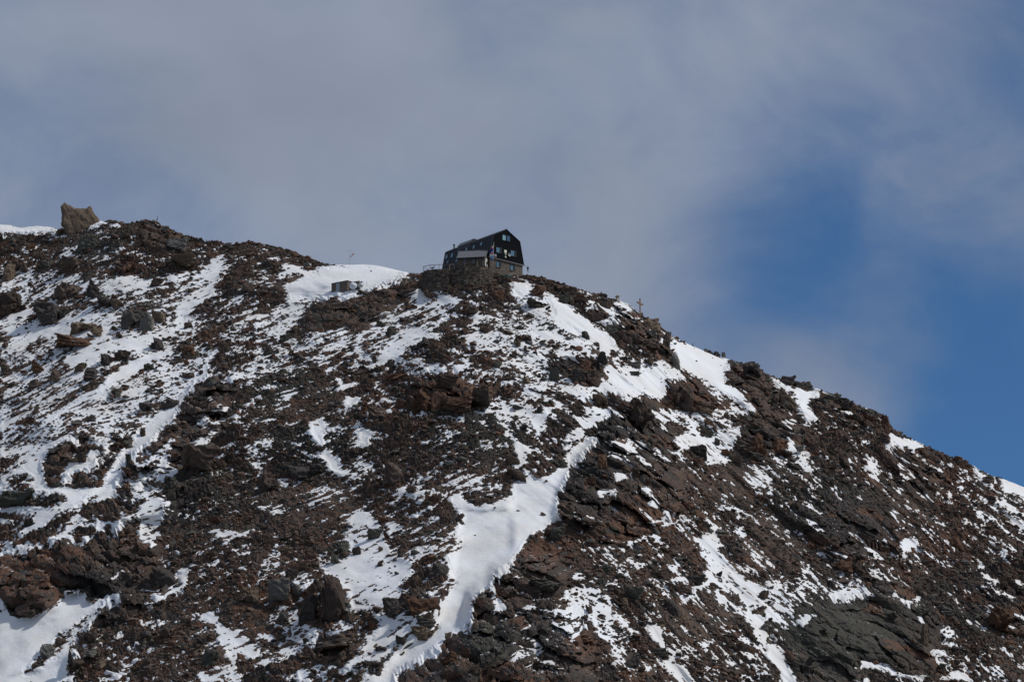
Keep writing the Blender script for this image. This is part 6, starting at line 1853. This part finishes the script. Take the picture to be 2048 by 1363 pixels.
stones("wall_end", [(1411, 699.3, 5), (1412.5, 702.5, 5.5), (1409.6, 702, 3.6), (1411, 705.5, 5)], 0.4)
stones("low_wall", [(1417 + i * 3.1, 700.5 + i * 2.0 + rr_.uniform(-0.8, 0.8), 3.6) for i in range(8)] + [(1417 + i * 3.1, 703.5 + i * 1.75, 4.2) for i in range(10)] + [(1430 + i * 3, 705 + i * 1.6, 4.4) for i in range(4)] + [(1432, 704, 4), (1435, 706, 4)], 0.35)
stones("wall_end", [(1445.5, 706, 4.5), (1448, 705.7, 4), (1446, 709, 5), (1448.6, 709.5, 4), (1445, 711.5, 5), (1448.5, 712.5, 4.5)], 0.4)


# --- people
def person(label, foot, rz, pose, jacket, legs, shins, hat):
    """one continuous skinned body; pose = dict of joints in metres"""
    J = pose
    names = list(J.keys())
    bones = [('hip', 'waist'), ('waist', 'chest'), ('chest', 'neck'), ('neck', 'jaw'), ('jaw', 'head'), ('head', 'crown')]
    for s in 'lr':
        bones += [('hip', 'thigh_' + s), ('thigh_' + s, 'knee_' + s), ('knee_' + s, 'ankle_' + s), ('ankle_' + s, 'toe_' + s),
                  ('chest', 'shoulder_' + s), ('shoulder_' + s, 'elbow_' + s), ('elbow_' + s, 'wrist_' + s), ('wrist_' + s, 'palm_' + s)]
    rad = {'hip': .15, 'waist': .14, 'chest': .17, 'neck': .06, 'jaw': .075, 'head': .098, 'crown': .07, 'thigh': .095, 'knee': .062, 'ankle': .045, 'toe': .045, 'shoulder': .075, 'elbow': .052, 'wrist': .035, 'palm': .036}
    vs = [Vector(J[n_]) for n_ in names]
    rd = [rad[n_.split('_')[0]] for n_ in names]
    es = [(names.index(a_), names.index(b_)) for a_, b_ in bones]
    for s in 'lr':                                  # five fingers, curled, of different lengths
        pi = names.index('palm_' + s)
        d_ = (vs[pi] - vs[names.index('wrist_' + s)]).normalized()
        side = Vector((0, 1, 0)) if abs(d_.y) < 0.8 else Vector((1, 0, 0))
        curl = d_.cross(side)
        for k, ln in enumerate((0.055, 0.085, 0.092, 0.086, 0.068)):
            off = side * (0.022 * (k - 2)) if k else side * -0.05
            a_ = vs[pi] + off * 0.9 + d_ * (0.03 if k else -0.02)
            b_ = a_ + d_ * ln * 0.6 + curl * 0.01 + (side * -0.02 if k == 0 else Vector())
            c_ = b_ + d_ * ln * 0.35 + curl * 0.03
            i0 = len(vs)
            vs += [a_, b_, c_]
            rd += [.010, .009, .008]
            es += [(pi, i0), (i0, i0 + 1), (i0 + 1, i0 + 2)]
    me = bpy.data.meshes.new("person")
    me.from_pydata([tuple(p) for p in vs], es, [])
    o = bpy.data.objects.new("person", me)
    C.collection.objects.link(o)
    sk = o.modifiers.new("skin", 'SKIN')
    for i, r_ in enumerate(rd):
        me.skin_vertices[0].data[i].radius = (r_, r_)
    me.skin_vertices[0].data[names.index('hip')].use_root = True
    o.modifiers.new("sub", 'SUBSURF').render_levels = 2
    o.modifiers["sub"].levels = 2
    dg = bpy.context.evaluated_depsgraph_get()
    body = bpy.data.meshes.new_from_object(o.evaluated_get(dg))
    o.modifiers.clear()
    o.data = body
    body.materials.clear()
    for mm in (jacket, legs, shins, M['skin'], M['black']):
        body.materials.append(mm)
    hipz, kneez = J['hip'][2], min(J['knee_l'][2], J['knee_r'][2])
    neck = Vector(J['neck'])
    wr = [Vector(J['wrist_l']), Vector(J['wrist_r'])]
    pm = [Vector(J['palm_l']), Vector(J['palm_r'])]
    lowers = [Vector(J[a_ + s]) for a_ in ('knee_', 'thigh_') for s in 'lr']
    ank = [Vector(J['ankle_' + s]) for s in 'lr']
    toe = [Vector(J['toe_' + s]) for s in 'lr']
    for p in body.polygons:
        c = p.center
        mi = 0
        if c.z > neck.z + 0.02:
            mi = 3
        elif min((c - a_).length for a_ in pm) < 0.11 and min((c - a_).length for a_ in pm) < min((c - a_).length for a_ in wr) + 0.03:
            mi = 3
        elif min((c - a_).length for a_ in ank + toe) < 0.1:
            mi = 4
        elif c.z < hipz - 0.06 and min((c - a_).length for a_ in lowers + ank) < 0.3:
            mi = 2 if c.z < kneez - 0.03 and min((c - a_).length for a_ in ank) < 0.45 else 1
        p.material_index = mi
    body.shade_smooth()
    # face and headwear
    hd = Vector(J['head'])
    MB().tube(hd + Vector((0, -0.09, 0.0)), hd + Vector((0, -0.125, -0.025)), 0.012, 0.02, 8).build("nose", M['skin'], o, True)
    for sx_ in (-0.035, 0.035):
        MB().tube(hd + Vector((sx_, -0.08, 0.02)), hd + Vector((sx_, -0.097, 0.02)), 0.014, 0.008, 8).build("eye", M['black'], o, True)
        MB().tube(hd + Vector((sx_ * 2.4, 0, -0.03)), hd + Vector((sx_ * 2.6, 0.01, 0.03)), 0.018, 0.014, 8).build("ear", M['skin'], o, True)
    MB().box(hd.x - 0.03, hd.x + 0.03, hd.y - 0.093, hd.y - 0.07, hd.z - 0.062, hd.z - 0.05).build("mouth", M['cloth_red'], o)
    bm = bmesh.new()
    bmesh.ops.create_icosphere(bm, subdivisions=3, radius=0.122)
    bmesh.ops.delete(bm, geom=[v_ for v_ in bm.verts if v_.co.z < -0.02 and v_.co.y < 0.03 or v_.co.z < -0.08], context='VERTS')
    hm = bpy.data.meshes.new("hair")
    bm.to_mesh(hm)
    bm.free()
    hm.shade_smooth()
    h_ = link_mesh("hair", hm, hat, o)
    h_.location = hd + Vector((0, 0.012, 0.025))
    o.location = foot
    o.rotation_euler = (0, 0, rz)
    return tag(o, label, "person")


STAND = {'hip': (0, 0, .95), 'waist': (0, 0, 1.12), 'chest': (0, 0, 1.33), 'neck': (0, 0, 1.50), 'jaw': (0, -.01, 1.56), 'head': (0, -.01, 1.66), 'crown': (0, 0, 1.74),
         'thigh_l': (.10, 0, .88), 'knee_l': (.13, -.03, .50), 'ankle_l': (.15, 0, .09), 'toe_l': (.17, -.16, .04), 'thigh_r': (-.10, 0, .88), 'knee_r': (-.13, -.03, .50), 'ankle_r': (-.15, .02, .09), 'toe_r': (-.17, -.14, .04),
         'shoulder_l': (.19, 0, 1.42), 'elbow_l': (.30, .04, 1.16), 'wrist_l': (.22, -.12, .98), 'palm_l': (.18, -.18, .94), 'shoulder_r': (-.19, 0, 1.42), 'elbow_r': (-.30, .04, 1.16), 'wrist_r': (-.22, -.12, .98), 'palm_r': (-.18, -.18, .94)}
SIT = {'hip': (0, 0, .16), 'waist': (0, .02, .33), 'chest': (0, -.02, .56), 'neck': (0, -.05, .73), 'jaw': (0, -.08, .79), 'head': (0, -.09, .89), 'crown': (0, -.08, .97),
       'thigh_l': (.11, -.05, .14), 'knee_l': (.17, -.42, .36), 'ankle_l': (.18, -.58, .02), 'toe_l': (.19, -.74, -.03), 'thigh_r': (-.11, -.05, .14), 'knee_r': (-.17, -.42, .36), 'ankle_r': (-.18, -.58, .02), 'toe_r': (-.19, -.74, -.03),
       'shoulder_l': (.19, -.02, .65), 'elbow_l': (.29, -.12, .40), 'wrist_l': (.17, -.36, .42), 'palm_l': (.11, -.42, .44), 'shoulder_r': (-.19, -.02, .65), 'elbow_r': (-.29, -.12, .40), 'wrist_r': (-.17, -.36, .42), 'palm_r': (-.11, -.42, .44)}
WALK = dict(STAND)
WALK.update({'knee_l': (.11, -.22, .53), 'ankle_l': (.11, -.16, .12), 'toe_l': (.12, -.33, .09), 'knee_r': (-.10, .08, .50), 'ankle_r': (-.11, .34, .14), 'toe_r': (-.11, .22, .04), 'wrist_l': (.27, -.02, .93), 'palm_l': (.27, -.06, .86), 'wrist_r': (-.34, -.2, 1.0), 'palm_r': (-.34, -.27, .97)})

person("person standing in dark jacket, lower legs lit pale, right of the hut", on_plane(1055.6, 545.2, 862.5), R(25), STAND, M['jacket_dark'], M['trousers'], M['trousers_lit'], M['hair'])
person("person in dark clothes sitting on the ridge between hut and pillar", on_plane(1202.3, 590.5, spot(1202, 590).y + 0.9), R(160), SIT, M['jacket_dark'], M['trousers'], M['trousers'], M['hair'])
person("person in green jacket walking up behind the right snow ridge", on_plane(1385.8, 699.6, spot(1385, 694).y + 2.2), R(-75), WALK, M['jacket_green'], M['trousers'], M['trousers'], M['hair'])
